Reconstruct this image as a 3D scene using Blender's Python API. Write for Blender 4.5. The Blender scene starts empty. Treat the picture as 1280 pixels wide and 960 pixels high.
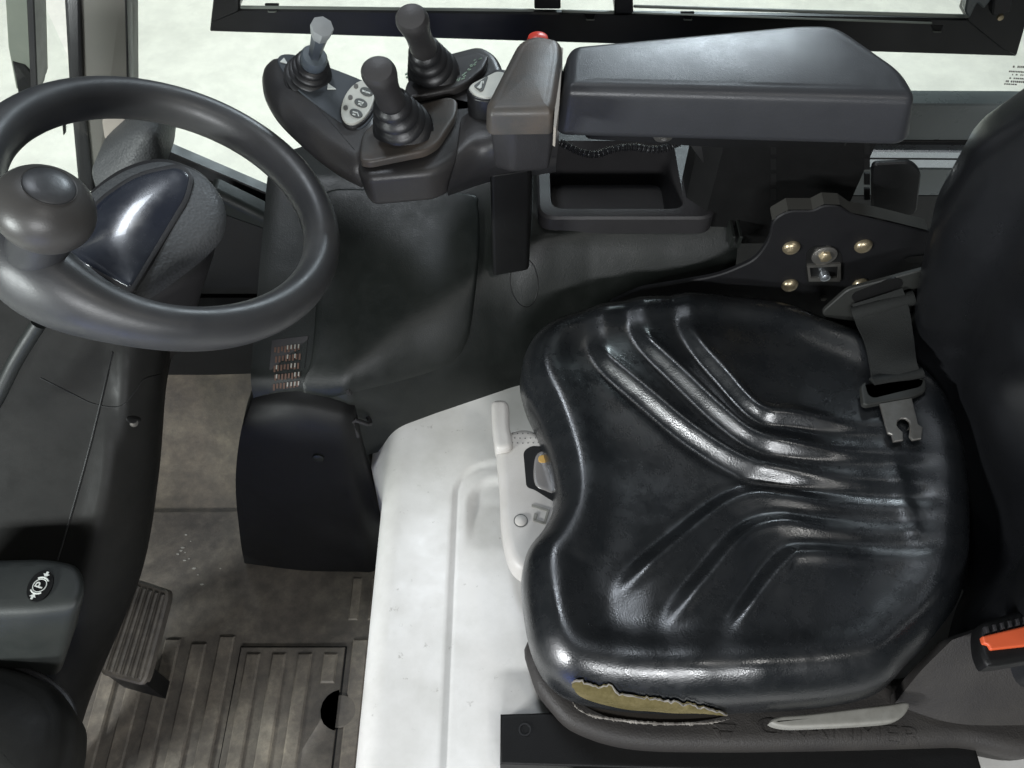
import bpy, bmesh, math, random
import numpy as np
from mathutils import Vector, Matrix
from mathutils.bvhtree import BVHTree
R = math.radians
random.seed(7)
sc = bpy.context.scene
COL = sc.collection

# ------------------------------------------------------------------ camera, world, lamps, exposure
CAM_H, PITCH, FPX = 1.25, R(55), 1035.0
cam = bpy.data.objects.new('camera', bpy.data.cameras.new('camera'))
COL.objects.link(cam)
cam.location = (0, 0, CAM_H)
cam.rotation_euler = (R(90) - PITCH, 0, 0)
cam.data.sensor_width = 36
cam.data.lens = FPX / 1280 * 36
cam.data.clip_start = 0.01
cam.data.clip_end = 200
sc.camera = cam

w = bpy.data.worlds.new('World'); sc.world = w; w.use_nodes = True
w.node_tree.nodes['Background'].inputs['Color'].default_value = (0.80, 0.88, 0.92, 1)
w.node_tree.nodes['Background'].inputs['Strength'].default_value = 0.085
sc.view_settings.view_transform = 'Standard'
sc.view_settings.look = 'None'
sc.view_settings.exposure = 0.0
sc.view_settings.gamma = 1.0

def lamp(name, loc, target, size, power, col, sy=None, spread=180):
    l = bpy.data.lights.new(name, 'AREA'); l.energy = power; l.color = col
    l.spread = R(spread); l.shape = 'RECTANGLE'; l.size = size; l.size_y = sy or size
    o = bpy.data.objects.new(name, l); COL.objects.link(o); o.location = loc
    o.rotation_euler = (Vector(target) - Vector(loc)).to_track_quat('-Z', 'Y').to_euler()
    return o
lamp('hall_lamp_outside', (0.2, 2.9, 4.2), (0.2, 2.95, -0.6), 4.4, 42, (1.0, 1.0, 0.95), 2.6, 46)
lamp('hall_lamp_front', (-3.6, 2.2, 4.2), (-3.4, 2.3, -0.6), 3.4, 36, (1.0, 1.0, 0.96), 3.4, 50)
lamp('hall_lamp_far_side', (0.85, 3.6, 2.15), (0.2, 0.75, 0.75), 0.7, 48, (0.80, 0.92, 1.0), 0.3)
lamp('hall_lamp_rear', (0.9, -0.6, 2.6), (0.0, 0.4, 0.3), 0.30, 7, (1.0, 0.98, 0.94))
lamp('hall_lamp_windscreen', (-2.3, -1.3, 1.12), (0, 0.4, 0.5), 0.7, 104, (0.96, 0.98, 1.0), 0.22)
lamp('hall_lamp_door_side', (0.1, -1.6, 1.45), (-0.1, 0.4, 0.4), 0.9, 34, (0.96, 0.98, 1.0), 0.14)
lamp('hall_strip_overhead', (-0.48, 1.40, 2.75), (-0.36, 0.6, 0.7), 0.34, 18, (0.84, 0.91, 1.0), 0.7)
lamp('doorway_daylight', (-0.7, -1.2, -0.1), (-0.3, 0.6, 0.7), 0.9, 3.2, (0.16, 0.28, 1.0), 0.4)

# ------------------------------------------------------------------ helpers: pixels of the photograph (1280 x 960) onto real planes
FWD = Vector((0, math.cos(PITCH), -math.sin(PITCH)))
UPV = Vector((0, math.sin(PITCH), math.cos(PITCH)))
CAMP = Vector((0, 0, CAM_H))
def ray(px, py):
    return FWD + Vector((1, 0, 0)) * ((px - 640) / FPX) + UPV * ((480 - py) / FPX)
def az(px, py, z):
    v = ray(px, py); return CAMP + v * ((z - CAM_H) / v.z)
def ay(px, py, y):
    v = ray(px, py); return CAMP + v * (y / v.y)
def on(px, py, f, dz=0.0):
    z = 0.45
    for _ in range(14):
        p = az(px, py, z); z = 0.5 * z + 0.5 * (f(p.x, p.y) + dz)
    return az(px, py, z)

def cr(pts, n, closed=True):
    """Catmull-Rom through pts, resampled to n points of equal arc length"""
    P = np.array([tuple(p) for p in pts], float); m = len(P)
    out = []
    segs = m if closed else m - 1
    t = np.linspace(0, 1, 24, endpoint=False)[:, None]
    for i in range(segs):
        if closed: p0, p1, p2, p3 = P[(i - 1) % m], P[i], P[(i + 1) % m], P[(i + 2) % m]
        else: p0, p1, p2, p3 = P[max(i - 1, 0)], P[i], P[i + 1], P[min(i + 2, m - 1)]
        out.append(0.5 * (2 * p1 + (p2 - p0) * t + (2 * p0 - 5 * p1 + 4 * p2 - p3) * t ** 2 + (3 * p1 - p0 - 3 * p2 + p3) * t ** 3))
    out = np.vstack(out)
    out = np.vstack([out, P[0] if closed else P[-1]])
    s = np.r_[0, np.cumsum(np.linalg.norm(np.diff(out, axis=0), axis=1))]
    q = np.linspace(0, s[-1], n + 1)[:-1] if closed else np.linspace(0, s[-1], n)
    return np.stack([np.interp(q, s, out[:, k]) for k in range(P.shape[1])], 1)

def rp(pts, r, k=5):
    """polygon with rounded corners (2D); r one radius or a list"""
    P = [Vector(p) for p in pts]; m = len(P); out = []
    for i in range(m):
        rr = r[i] if isinstance(r, (list, tuple)) else r
        a, b, c = P[i - 1], P[i], P[(i + 1) % m]
        u = a - b; v = c - b; lu, lv = u.length, v.length; u.normalize(); v.normalize()
        d = min(rr, lu * 0.45, lv * 0.45)
        p, q = b + u * d, b + v * d
        for j in range(k + 1):
            t = j / k
            out.append((1 - t) ** 2 * p + 2 * t * (1 - t) * b + t * t * q)
    return [tuple(p) for p in out]

def dens(pts, step):
    out = []
    n = len(pts)
    for i in range(n):
        a, b = np.array(pts[i], float), np.array(pts[(i + 1) % n], float)
        k = max(1, int(np.linalg.norm(b - a) / step))
        for j in range(k): out.append(tuple(a + (b - a) * j / k))
    return out

WL = {}
def root(name, loc, label, cat, group=None):
    o = bpy.data.objects.new(name, None); COL.objects.link(o); o.location = loc
    o.empty_display_size = 0.05
    WL[o] = Vector(loc); tag(o, label, cat, group); return o
def tag(o, label, cat, group=None):
    o['label'] = label; o['category'] = cat
    if group: o['group'] = group
    return o
def mk(name, verts, faces, m, parent=None, sharp=38, smooth=True):
    V = np.array([tuple(v) for v in verts], float)
    c = (V.min(0) + V.max(0)) / 2; c[2] = V[:, 2].min()
    me = bpy.data.meshes.new(name)
    me.from_pydata([tuple(v) for v in (V - c)], [], [tuple(f) for f in faces])
    bm = bmesh.new(); bm.from_mesh(me); bmesh.ops.recalc_face_normals(bm, faces=bm.faces[:]); bm.to_mesh(me); bm.free()
    if smooth:
        me.polygons.foreach_set('use_smooth', [True] * len(me.polygons))
        me.set_sharp_from_angle(angle=R(sharp))
    me.materials.append(m)
    o = bpy.data.objects.new(name, me); COL.objects.link(o)
    c = Vector(c); WL[o] = c
    if parent is not None:
        o.parent = parent; o.location = c - WL[parent]
    else: o.location = c
    return o
class Acc:
    def __init__(s): s.v = []; s.f = []
    def add(s, vf):
        b = len(s.v); s.v += [tuple(x) for x in vf[0]]; s.f += [tuple(i + b for i in f) for f in vf[1]]; return s
    def mk(s, name, m, parent=None, **k): return mk(name, s.v, s.f, m, parent, **k)

def rings(rs, closed=True, cap0=True, cap1=True):
    n = len(rs[0]); v = [tuple(p) for r in rs for p in r]; f = []
    for i in range(len(rs) - 1):
        for j in range(n if closed else n - 1):
            a, b = i * n + j, i * n + (j + 1) % n
            f.append((a, b, b + n, a + n))
    if cap0: f.append(tuple(range(n - 1, -1, -1)))
    if cap1: f.append(tuple(range((len(rs) - 1) * n, len(rs) * n)))
    return v, f

def slab(pts, prof, up=None, crown=0.0):
    """planar outline (3D, at its highest level) swept down through prof = [(inset, depth), ...] along -up"""
    P = [Vector(p) for p in pts]; n = len(P)
    if crown: P = [Vector(q) for q in dens([tuple(p) for p in P], max((P[i] - P[i - 1]).length for i in range(n)) / 6)]; n = len(P)
    nrm = Vector((0, 0, 0))
    for i in range(n): nrm += (P[i] - P[0]).cross(P[(i + 1) % n] - P[0])
    nrm.normalize()
    if up is None: up = Vector((0, 0, 1)) if abs(nrm.z) > .3 else Vector((0, -1, 0))
    up = Vector(up).normalized()
    if nrm.dot(up) < 0: P.reverse(); nrm = -nrm
    off = []
    for i in range(n):
        e1 = (P[i] - P[i - 1]); e2 = (P[(i + 1) % n] - P[i])
        n1 = nrm.cross(e1).normalized(); n2 = nrm.cross(e2).normalized()
        q = n1 + n2
        q = q / max(q.length_squared, 1e-9) * 2 if q.length > .2 else n1
        if q.length > 2: q = q.normalized() * 2
        off.append(q)
    cen = sum(P, Vector((0, 0, 0))) / n
    rs = []
    for ins, d in prof:
        Q = [P[i] + off[i] * ins for i in range(n)]
        if ins > .0005: # an inset wider than a corner's radius folds over: merge the folded points
            for _ in range(24):
                bad = False
                for i in range(n):
                    k = (i + 1) % n
                    if (Q[k] - Q[i]).dot(P[k] - P[i]) < 0:
                        m_ = (Q[i] + Q[k]) / 2; Q[i] = m_; Q[k] = m_.copy(); bad = True
                if not bad: break
        rs.append([q - up * d for q in Q])
    if crown: # soft dome: membrane height over the outline, solved on a small grid
        top = rs[0]; c = sum(top, Vector((0, 0, 0))) / n
        t1 = up.cross(Vector((0, 1, 0)) if abs(up.y) < .7 else Vector((1, 0, 0))).normalized(); t2 = up.cross(t1)
        poly = np.array([((p - c).dot(t1), (p - c).dot(t2)) for p in top])
        lo_, hi_ = poly.min(0), poly.max(0); GN = 46; cell = (hi_ - lo_).max() / GN
        gu = np.arange(lo_[0] - cell * 1.5, hi_[0] + cell * 1.6, cell); gv = np.arange(lo_[1] - cell * 1.5, hi_[1] + cell * 1.6, cell)
        U, V = np.meshgrid(gu, gv, indexing='ij'); ins_ = np.zeros(U.shape, bool)
        for a in range(n):
            x1, y1 = poly[a]; x2, y2 = poly[(a + 1) % n]
            if y1 == y2: continue
            cr_ = ((y1 > V) != (y2 > V)) & (U < (x2 - x1) * (V - y1) / (y2 - y1) + x1)
            ins_ ^= cr_
        ph = np.zeros(U.shape)
        for _ in range(900):
            ph[1:-1, 1:-1] = .25 * (ph[2:, 1:-1] + ph[:-2, 1:-1] + ph[1:-1, 2:] + ph[1:-1, :-2]) + .01
            ph *= ins_
        ph *= crown / ph.max()
        def samp(q):
            fu_, fv_ = ((q - c).dot(t1) - gu[0]) / cell, ((q - c).dot(t2) - gv[0]) / cell
            a, b = min(max(int(fu_), 0), len(gu) - 2), min(max(int(fv_), 0), len(gv) - 2); fu_ -= a; fv_ -= b
            return float(ph[a, b] * (1 - fu_) * (1 - fv_) + ph[a + 1, b] * fu_ * (1 - fv_) + ph[a, b + 1] * (1 - fu_) * fv_ + ph[a + 1, b + 1] * fu_ * fv_)
        inner = []
        for s_ in (.02, .1, .2, .3, .4, .5, .6, .7, .8, .88, .95):
            ring = [c.lerp(p, s_) for p in top]
            inner.append([q + up * samp(q) for q in ring])
        rs = inner + rs
    return rings(rs)
def rnd(r, h, rb=0.0, k=5, taper=0.0):
    """profile: rounded top edge r, height h, rounded bottom rb"""
    pr = [(r + min(r, .002), 0)]
    for i in range(k + 1):
        a = i / k * math.pi / 2
        pr.append((r * (1 - math.sin(a)), r * (1 - math.cos(a))))
    if rb:
        for i in range(k + 1):
            a = i / k * math.pi / 2
            pr.append((rb * (1 - math.cos(a)) + taper, h - rb * (1 - math.sin(a))))
    else: pr.append((taper, h))
    return pr
def box(x0, x1, y0, y1, z0, z1, r=0.004):
    o = [(x, y, z1) for x, y in dens(rp([(x0, y0), (x1, y0), (x1, y1), (x0, y1)], max(r, .001), 3), .2)]
    return slab(o, rnd(r, z1 - z0, 0, 3))
def lathe(prof, base, axis=(0, 0, 1), n=40, ell=1.0, xdir=None):
    ax = Vector(axis).normalized()
    u = Vector(xdir) if xdir else (Vector((1, 0, 0)) if abs(ax.x) < .9 else Vector((0, 1, 0)))
    u = (u - ax * u.dot(ax)).normalized(); v = ax.cross(u)
    b = Vector(base)
    rs = [[b + ax * h + (u * math.cos(t) + v * math.sin(t) * ell) * max(r, 1e-5) for t in [2 * math.pi * j / n for j in range(n)]] for r, h in prof]
    return rings(rs)
def tube(path, rad, n=14, flat=None, closed=False):
    P = [Vector(p) for p in path]; m = len(P); rs = []
    up = Vector((0, 0, 1)) if flat is None else Vector(flat)
    for i in range(m):
        t = (P[(i + 1) % m] - P[i - 1]) if closed else (P[min(i + 1, m - 1)] - P[max(i - 1, 0)])
        t.normalize(); s = t.cross(up)
        if s.length < 1e-3: s = t.cross(Vector((1, 0, 0)))
        s.normalize(); q = s.cross(t)
        ra = rad(i / (m - 1)) if callable(rad) else rad
        a, b = ra if isinstance(ra, tuple) else (ra, ra)
        rs.append([P[i] + s * a * math.cos(2 * math.pi * k / n) + q * b * math.sin(2 * math.pi * k / n) for k in range(n)])
    if closed:
        v, f = rings(rs, True, False, False); N = len(v)
        for k in range(n):
            a, b = (m - 1) * n + k, (m - 1) * n + (k + 1) % n
            f.append((a, b, (k + 1) % n, k))
        return v, f
    return rings(rs)
def patch(grid, nu, nv, thick=0.0, tdir=None):
    """smooth surface through a grid of control points; thick gives it a back along tdir"""
    G = np.array([[tuple(p) for p in row] for row in grid], float)
    A = np.stack([cr(row, nv, False) for row in G])
    B = np.stack([cr(A[:, j], nu, False) for j in range(nv)], 1)
    v = [tuple(p) for p in B.reshape(-1, 3)]
    f = [(i * nv + j, i * nv + j + 1, (i + 1) * nv + j + 1, (i + 1) * nv + j) for i in range(nu - 1) for j in range(nv - 1)]
    if thick:
        d = np.array(tdir, float) * thick; N = len(v)
        v += [tuple(p) for p in (B.reshape(-1, 3) + d)]
        f += [(a + N, d_ + N, c + N, b + N) for a, b, c, d_ in f]
        edge = [j for j in range(nv)] + [i * nv + nv - 1 for i in range(1, nu)] + [(nu - 1) * nv + j for j in range(nv - 2, -1, -1)] + [i * nv for i in range(nu - 2, 0, -1)]
        for k in range(len(edge)):
            a, b = edge[k], edge[(k + 1) % len(edge)]
            f.append((b, a, a + N, b + N))
    return v, f
def pz(pts, z): return [az(p[0], p[1], z) for p in pts]
def py_(pts, y): return [ay(p[0], p[1], y) for p in pts]
def text(body, size, M, m, parent, name, ext=0.0004, align='CENTER'):
    cu = bpy.data.curves.new(name, 'FONT'); cu.body = body; cu.size = size; cu.extrude = ext
    cu.align_x = align; cu.align_y = 'CENTER'
    tmp = bpy.data.objects.new('tmp', cu); COL.objects.link(tmp)
    bpy.context.view_layer.update()
    me = bpy.data.meshes.new_from_object(tmp.evaluated_get(bpy.context.evaluated_depsgraph_get()))
    v = [M @ x.co for x in me.vertices]; f = [tuple(p.vertices) for p in me.polygons]
    bpy.data.objects.remove(tmp); bpy.data.curves.remove(cu)
    return mk(name, v, f, m, parent, smooth=False)
def frame(o, xdir, ndir):
    x = Vector(xdir).normalized(); n = Vector(ndir).normalized(); y = n.cross(x).normalized(); x = y.cross(n)
    return Matrix.Translation(o) @ Matrix((x, y, n)).transposed().to_4x4()

# ------------------------------------------------------------------ materials
def mat(name, col, rough=.5, spec=.5, metal=0.0, grain=None, gs=.15, var=None, vs=8, coat=0.0, dirt=None, wear=.07):
    """grain: scale of the moulded grain; var: second colour mixed by cloudy noise; dirt: (colour, scale, threshold) specks"""
    m = bpy.data.materials.new(name); m.use_nodes = True
    nt = m.node_tree; N = nt.nodes; L = nt.links; b = N['Principled BSDF']
    b.inputs['Base Color'].default_value = (*col, 1); b.inputs['Roughness'].default_value = rough
    b.inputs['Specular IOR Level'].default_value = spec; b.inputs['Metallic'].default_value = metal
    b.inputs['Coat Weight'].default_value = coat
    tc = N.new('ShaderNodeTexCoord'); cout = None
    if var:
        n = N.new('ShaderNodeTexNoise'); n.inputs['Scale'].default_value = vs; n.inputs['Detail'].default_value = 6
        n.inputs['Roughness'].default_value = .65
        L.new(tc.outputs['Object'], n.inputs['Vector'])
        rr = N.new('ShaderNodeValToRGB'); rr.color_ramp.elements[0].position = .38; rr.color_ramp.elements[1].position = .68
        rr.color_ramp.elements[0].color = (*col, 1); rr.color_ramp.elements[1].color = (*var, 1)
        L.new(n.outputs['Fac'], rr.inputs['Fac']); cout = rr.outputs['Color']
    if dirt:
        dc, ds, th = dirt
        n = N.new('ShaderNodeTexNoise'); n.inputs['Scale'].default_value = ds; n.inputs['Detail'].default_value = 8; n.inputs['Roughness'].default_value = .7
        L.new(tc.outputs['Object'], n.inputs['Vector'])
        rr = N.new('ShaderNodeValToRGB'); rr.color_ramp.elements[0].position = th; rr.color_ramp.elements[1].position = th + .12
        L.new(n.outputs['Fac'], rr.inputs['Fac'])
        mx = N.new('ShaderNodeMix'); mx.data_type = 'RGBA'
        L.new(rr.outputs['Color'], mx.inputs['Factor'])
        if cout: L.new(cout, mx.inputs['A'])
        else: mx.inputs['A'].default_value = (*col, 1)
        mx.inputs['B'].default_value = (*dc, 1); cout = mx.outputs['Result']
    if cout: L.new(cout, b.inputs['Base Color'])
    # wear in the gloss
    n = N.new('ShaderNodeTexNoise'); n.inputs['Scale'].default_value = 22; n.inputs['Detail'].default_value = 9; n.inputs['Roughness'].default_value = .7
    L.new(tc.outputs['Object'], n.inputs['Vector'])
    mr = N.new('ShaderNodeMapRange'); mr.inputs['To Min'].default_value = max(.03, rough - wear); mr.inputs['To Max'].default_value = min(1, rough + wear)
    mr.inputs['From Min'].default_value = .3; mr.inputs['From Max'].default_value = .7
    L.new(n.outputs['Fac'], mr.inputs['Value']); L.new(mr.outputs['Result'], b.inputs['Roughness'])
    if grain:
        v = N.new('ShaderNodeTexVoronoi'); v.inputs['Scale'].default_value = grain
        L.new(tc.outputs['Object'], v.inputs['Vector'])
        n2 = N.new('ShaderNodeTexNoise'); n2.inputs['Scale'].default_value = grain * .35; n2.inputs['Detail'].default_value = 4
        L.new(tc.outputs['Object'], n2.inputs['Vector'])
        ad = N.new('ShaderNodeMath'); ad.operation = 'ADD'
        L.new(v.outputs['Distance'], ad.inputs[0]); L.new(n2.outputs['Fac'], ad.inputs[1])
        bp = N.new('ShaderNodeBump'); bp.inputs['Strength'].default_value = gs; bp.inputs['Distance'].default_value = .001
        L.new(ad.outputs[0], bp.inputs['Height']); L.new(bp.outputs['Normal'], b.inputs['Normal'])
    return m
M_LEATHER = mat('black vinyl', (.006, .0072, .0085), .28, .85, grain=620, gs=.11, var=(.012, .013, .014), vs=14, wear=.13)
M_BACK = mat('black vinyl backrest', (.006, .0064, .0072), .30, .8, grain=620, gs=.08, var=(.0075, .008, .009), vs=12, wear=.04)
M_CONSOLE = mat('black green console plastic', (.0065, .008, .0072), .42, .36, grain=900, gs=.14, var=(.0115, .013, .0115), vs=7, wear=.12)
M_BLACK = mat('black plastic', (.005, .005, .005), .5, .22, grain=900, gs=.1)
M_CHAR = mat('charcoal plastic', (.027, .0265, .028), .40, .45, grain=900, gs=.12, var=(.036, .033, .031), vs=9)
M_CHARD = mat('dark charcoal plastic', (.022, .021, .022), .45, .4, grain=900, gs=.14)
M_CAP = mat('worn charcoal cap', (.055, .053, .050), .42, .4, grain=900, gs=.1, var=(.085, .068, .055), vs=16)
M_ARM = mat('slate armrest skin', (.030, .031, .034), .36, .4, grain=1100, gs=.1)
M_RUBBER = mat('black rubber', (.013, .013, .014), .40, .5, grain=700, gs=.08)
M_KNOB = mat('grey black knob rubber', (.040, .038, .038), .5, .4, grain=700, gs=.08)
M_RIM = mat('steering rim skin', (.038, .039, .042), .40, .5, grain=900, gs=.06, var=(.050, .050, .050), vs=12, wear=.11)
M_SPIN = mat('brown grey spinner knob', (.055, .052, .049), .40, .5, grain=900, gs=.06)
M_COWL = mat('grained grey cowl', (.075, .078, .080), .55, .4, grain=330, gs=.55)
M_DISP = mat('blue black display lens', (.020, .023, .034), .22, .8, coat=.3, var=(.03, .034, .045), vs=12, wear=.1)
M_DASH = mat('dark dash plastic', (.006, .0062, .0057), .58, .2, grain=900, gs=.06, var=(.013, .0125, .011), vs=6, wear=.12)
M_POD = mat('green grey pod plastic', (.019, .022, .021), .5, .4, grain=900, gs=.08, var=(.026, .028, .026), vs=12)
M_WHITE = mat('white painted steel', (.76, .75, .725), .38, .4, var=(.55, .54, .505), vs=6, dirt=((.20, .18, .15), 60, .635), wear=.15)
M_BEIGE = mat('dusty beige steel', (.34, .31, .27), .6, .3, var=(.26, .23, .20), vs=8)
M_PILLAR = mat('warm grey pillar paint', (.105, .102, .09), .5, .4, var=(.12, .115, .10), vs=6)
M_MAST = mat('weathered grey rail', (.17, .185, .15), .6, .4, var=(.13, .145, .12), vs=9)
M_LGREY = mat('pale grey plastic', (.50, .48, .455), .45, .4, grain=900, gs=.08, var=(.44, .42, .39), vs=14)
M_TRIM = mat('pale grey worn lever', (.25, .245, .22), .5, .4, var=(.17, .165, .145), vs=30)
M_PAN = mat('grey seat shell', (.026, .024, .023), .55, .3, grain=600, gs=.25, var=(.036, .033, .030), vs=14)
M_FOAM = mat('yellow foam', (.080, .066, .026), .9, .1, grain=300, gs=.4, var=(.145, .12, .058), vs=30)
M_FRINGE = mat('torn backing cloth', (.24, .225, .20), .95, .1, var=(.10, .09, .08), vs=60)
M_STEEL = mat('dull zinc steel', (.30, .29, .27), .38, .5, .85, var=(.2, .19, .17), vs=30)
M_BRASS = mat('yellow zinc rivet', (.48, .40, .26), .35, .5, .8, var=(.25, .21, .15), vs=60)
M_BRKT = mat('black coated bracket', (.007, .007, .008), .55, .28, grain=700, gs=.1)
M_FLANGE = mat('grey coated flange', (.040, .039, .035), .6, .3)
M_GPLATE = mat('grey belt anchor plate', (.022, .023, .021), .55, .35)
M_WEB = mat('black webbing', (.016, .017, .016), .8, .2, grain=1400, gs=.5)
M_ORANGE = mat('orange red button', (.58, .095, .032), .4, .5)
M_RED = mat('red button', (.75, .06, .035), .35, .5)
M_PRINT = mat('off white print', (.62, .64, .60), .6, .3)
M_GREENPRINT = mat('pale green print', (.25, .34, .26), .6, .3)
M_ICON = mat('grey icon pad', (.10, .105, .10), .5, .3)
M_MEMB = mat('ivory membrane', (.58, .58, .52), .45, .4, var=(.52, .52, .47), vs=40)
M_PANEL = mat('blue grey inlay', (.055, .062, .070), .5, .4)
M_ALU = mat('bright aluminium strip', (.62, .66, .70), .28, .5, .9)
M_SILL = mat('grey green sill paint', (.11, .125, .125), .3, .5)
M_FRAME = mat('black window frame', (.008, .008, .008), .4, .4)
M_EDGE = mat('grey frame edge', (.10, .11, .095), .45, .4)
M_DARKTXT = mat('dark sticker print', (.05, .05, .05), .7, .2)
M_AMBER = mat('amber scale mark', (.55, .33, .08), .5, .4)
M_CLEAR = mat('smoky scale window', (.20, .19, .185), .15, .5)
M_FUSE = mat('brown orange fuse print', (.08, .048, .036), .7, .2)

def mat_floor(name, base, light, dark):
    m = bpy.data.materials.new(name); m.use_nodes = True; nt = m.node_tree; N = nt.nodes; L = nt.links; b = N['Principled BSDF']
    tc = N.new('ShaderNodeTexCoord'); geo = N.new('ShaderNodeNewGeometry')
    n1 = N.new('ShaderNodeTexNoise'); n1.inputs['Scale'].default_value = 7; n1.inputs['Detail'].default_value = 9; n1.inputs['Roughness'].default_value = .7; n1.inputs['Distortion'].default_value = .25
    n2 = N.new('ShaderNodeTexNoise'); n2.inputs['Scale'].default_value = 36; n2.inputs['Detail'].default_value = 8; n2.inputs['Roughness'].default_value = .75
    for n in (n1, n2): L.new(geo.outputs['Position'], n.inputs['Vector'])
    r1 = N.new('ShaderNodeValToRGB'); e = r1.color_ramp.elements
    e[0].position = .34; e[0].color = (*dark, 1); e[1].position = .66; e[1].color = (*light, 1)
    k = e.new(.5); k.color = (*base, 1)
    L.new(n1.outputs['Fac'], r1.inputs['Fac'])
    r2 = N.new('ShaderNodeValToRGB'); r2.color_ramp.elements[0].position = .42; r2.color_ramp.elements[1].position = .66
    r2.color_ramp.elements[0].color = (.78, .78, .78, 1); r2.color_ramp.elements[1].color = (1.22, 1.20, 1.15, 1)
    L.new(n2.outputs['Fac'], r2.inputs['Fac'])
    mx = N.new('ShaderNodeMix'); mx.data_type = 'RGBA'; mx.blend_type = 'MULTIPLY'; mx.inputs['Factor'].default_value = 1
    L.new(r1.outputs['Color'], mx.inputs['A']); L.new(r2.outputs['Color'], mx.inputs['B'])
    L.new(mx.outputs['Result'], b.inputs['Base Color'])
    b.inputs['Roughness'].default_value = .55
    bp = N.new('ShaderNodeBump'); bp.inputs['Strength'].default_value = .35; bp.inputs['Distance'].default_value = .003
    L.new(n2.outputs['Fac'], bp.inputs['Height']); L.new(bp.outputs['Normal'], b.inputs['Normal'])
    return m
M_MAT = mat_floor('worn floor rubber', (.088, .078, .067), (.145, .131, .110), (.046, .041, .037))
M_RIB = mat_floor('worn rib rubber', (.115, .101, .085), (.22, .198, .162), (.060, .053, .047))
M_RAMP = mat_floor('scuffed floor steel', (.080, .068, .053), (.135, .119, .092), (.045, .039, .034))
M_GROUND = mat_floor('pale hall floor', (.66, .67, .625), (.71, .72, .675), (.59, .60, .56))
for n in M_GROUND.node_tree.nodes:
    if n.type == 'TEX_NOISE': n.inputs['Scale'].default_value *= .35
    if n.type == 'VALTORGB' and n.color_ramp.elements[-1].color[0] > 1:
        n.color_ramp.elements[0].color = (.93, .93, .93, 1); n.color_ramp.elements[1].color = (1.04, 1.04, 1.03, 1)
    if n.type == 'BUMP': n.inputs['Strength'].default_value = .05

M_GLASS = bpy.data.materials.new('window glass'); M_GLASS.use_nodes = True
_n = M_GLASS.node_tree; _n.nodes.clear()
_o = _n.nodes.new('ShaderNodeOutputMaterial'); _t = _n.nodes.new('ShaderNodeBsdfTransparent'); _g = _n.nodes.new('ShaderNodeBsdfGlossy'); _m = _n.nodes.new('ShaderNodeMixShader')
_f = _n.nodes.new('ShaderNodeLayerWeight'); _p = _n.nodes.new('ShaderNodeMath'); _p.operation = 'POWER'; _p.inputs[1].default_value = 4.0
_q = _n.nodes.new('ShaderNodeMath'); _q.operation = 'MULTIPLY_ADD'; _q.inputs[1].default_value = .5; _q.inputs[2].default_value = .015
_f.inputs['Blend'].default_value = .5
_t.inputs['Color'].default_value = (.965, .985, .97, 1); _g.inputs['Roughness'].default_value = .01
_n.links.new(_f.outputs['Facing'], _p.inputs[0]); _n.links.new(_p.outputs[0], _q.inputs[0]); _n.links.new(_q.outputs[0], _m.inputs[0])
_n.links.new(_t.outputs[0], _m.inputs[1]); _n.links.new(_g.outputs[0], _m.inputs[2]); _n.links.new(_m.outputs[0], _o.inputs[0])

# ------------------------------------------------------------------ setting: hall floor outside, cab floor, walls
def setting(o): o['kind'] = 'structure'; return o
g = Acc(); G0 = 24
vs = [(-30 + 60 * i / G0, -30 + 60 * j / G0, -.62) for i in range(G0 + 1) for j in range(G0 + 1)]
fs = [(i * (G0 + 1) + j, (i + 1) * (G0 + 1) + j, (i + 1) * (G0 + 1) + j + 1, i * (G0 + 1) + j + 1) for i in range(G0) for j in range(G0)]
setting(mk('ground', vs, fs, M_GROUND))

def zfloor(x, y):
    t = min(max((y - .62) / .36, 0), 1)
    return 0.11 * t * t * (3 - 2 * t) - .004
nx, ny = 60, 70
fx = np.linspace(-.86, -.10, nx); fy = np.linspace(-.25, 1.0, ny)
vs = [(x, y, zfloor(x, y)) for x in fx for y in fy]
fs = [(i * ny + j, (i + 1) * ny + j, (i + 1) * ny + j + 1, i * ny + j + 1) for i in range(nx - 1) for j in range(ny - 1)]
cab_floor = setting(mk('floor', vs, fs, M_RAMP))
cw = setting(mk('cab_wall', *box(-.95, 1.0, .985, 1.02, -.6, .30, .003), M_BLACK))
cf = setting(mk('cab_bulkhead', *box(-.95, -.90, .2, .98, -.5, -.05, .003), M_BLACK))

# ------------------------------------------------------------------ floor mat with ribs and the hatch
fm = root('floor_mat', (-.42, .2, 0), 'worn brown grey ribbed rubber floor mat in front of the white seat base', 'floor mat')
mo = [az(*p, .0) for p in [(20, 1000), (70, 860), (215, 785), (300, 800), (440, 800), (462, 800), (470, 1000)]]
mo = [Vector((-.70, .02, .004)), Vector((-.16, .02, .004)), Vector((-.16, .612, .004)), Vector((-.45, .615, .004)), Vector((-.70, .612, .004))]
mk('mat_base', *slab(mo, [(.003, 0), (0, .0012), (0, .008)]), M_MAT, fm)
hx0, hx1, hy1 = -.405, -.25, .388
for k in range(13):
    x0 = -.685 + k * .0405
    x1 = x0 + .0235
    inh = x1 > hx0 - .004 and x0 < hx1 + .004
    if x1 > -.165: break
    if inh: continue
    top = .40 + .006 * math.sin(k * 2.3)
    v, f = slab([(x0, .03, .0085), (x1, .03, .0085), (x1, top, .0085), (x0, top, .0085)], [(.0025, 0), (0, .0025), (0, .006)])
    mk('rib', v, f, M_RIB, fm)
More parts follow.
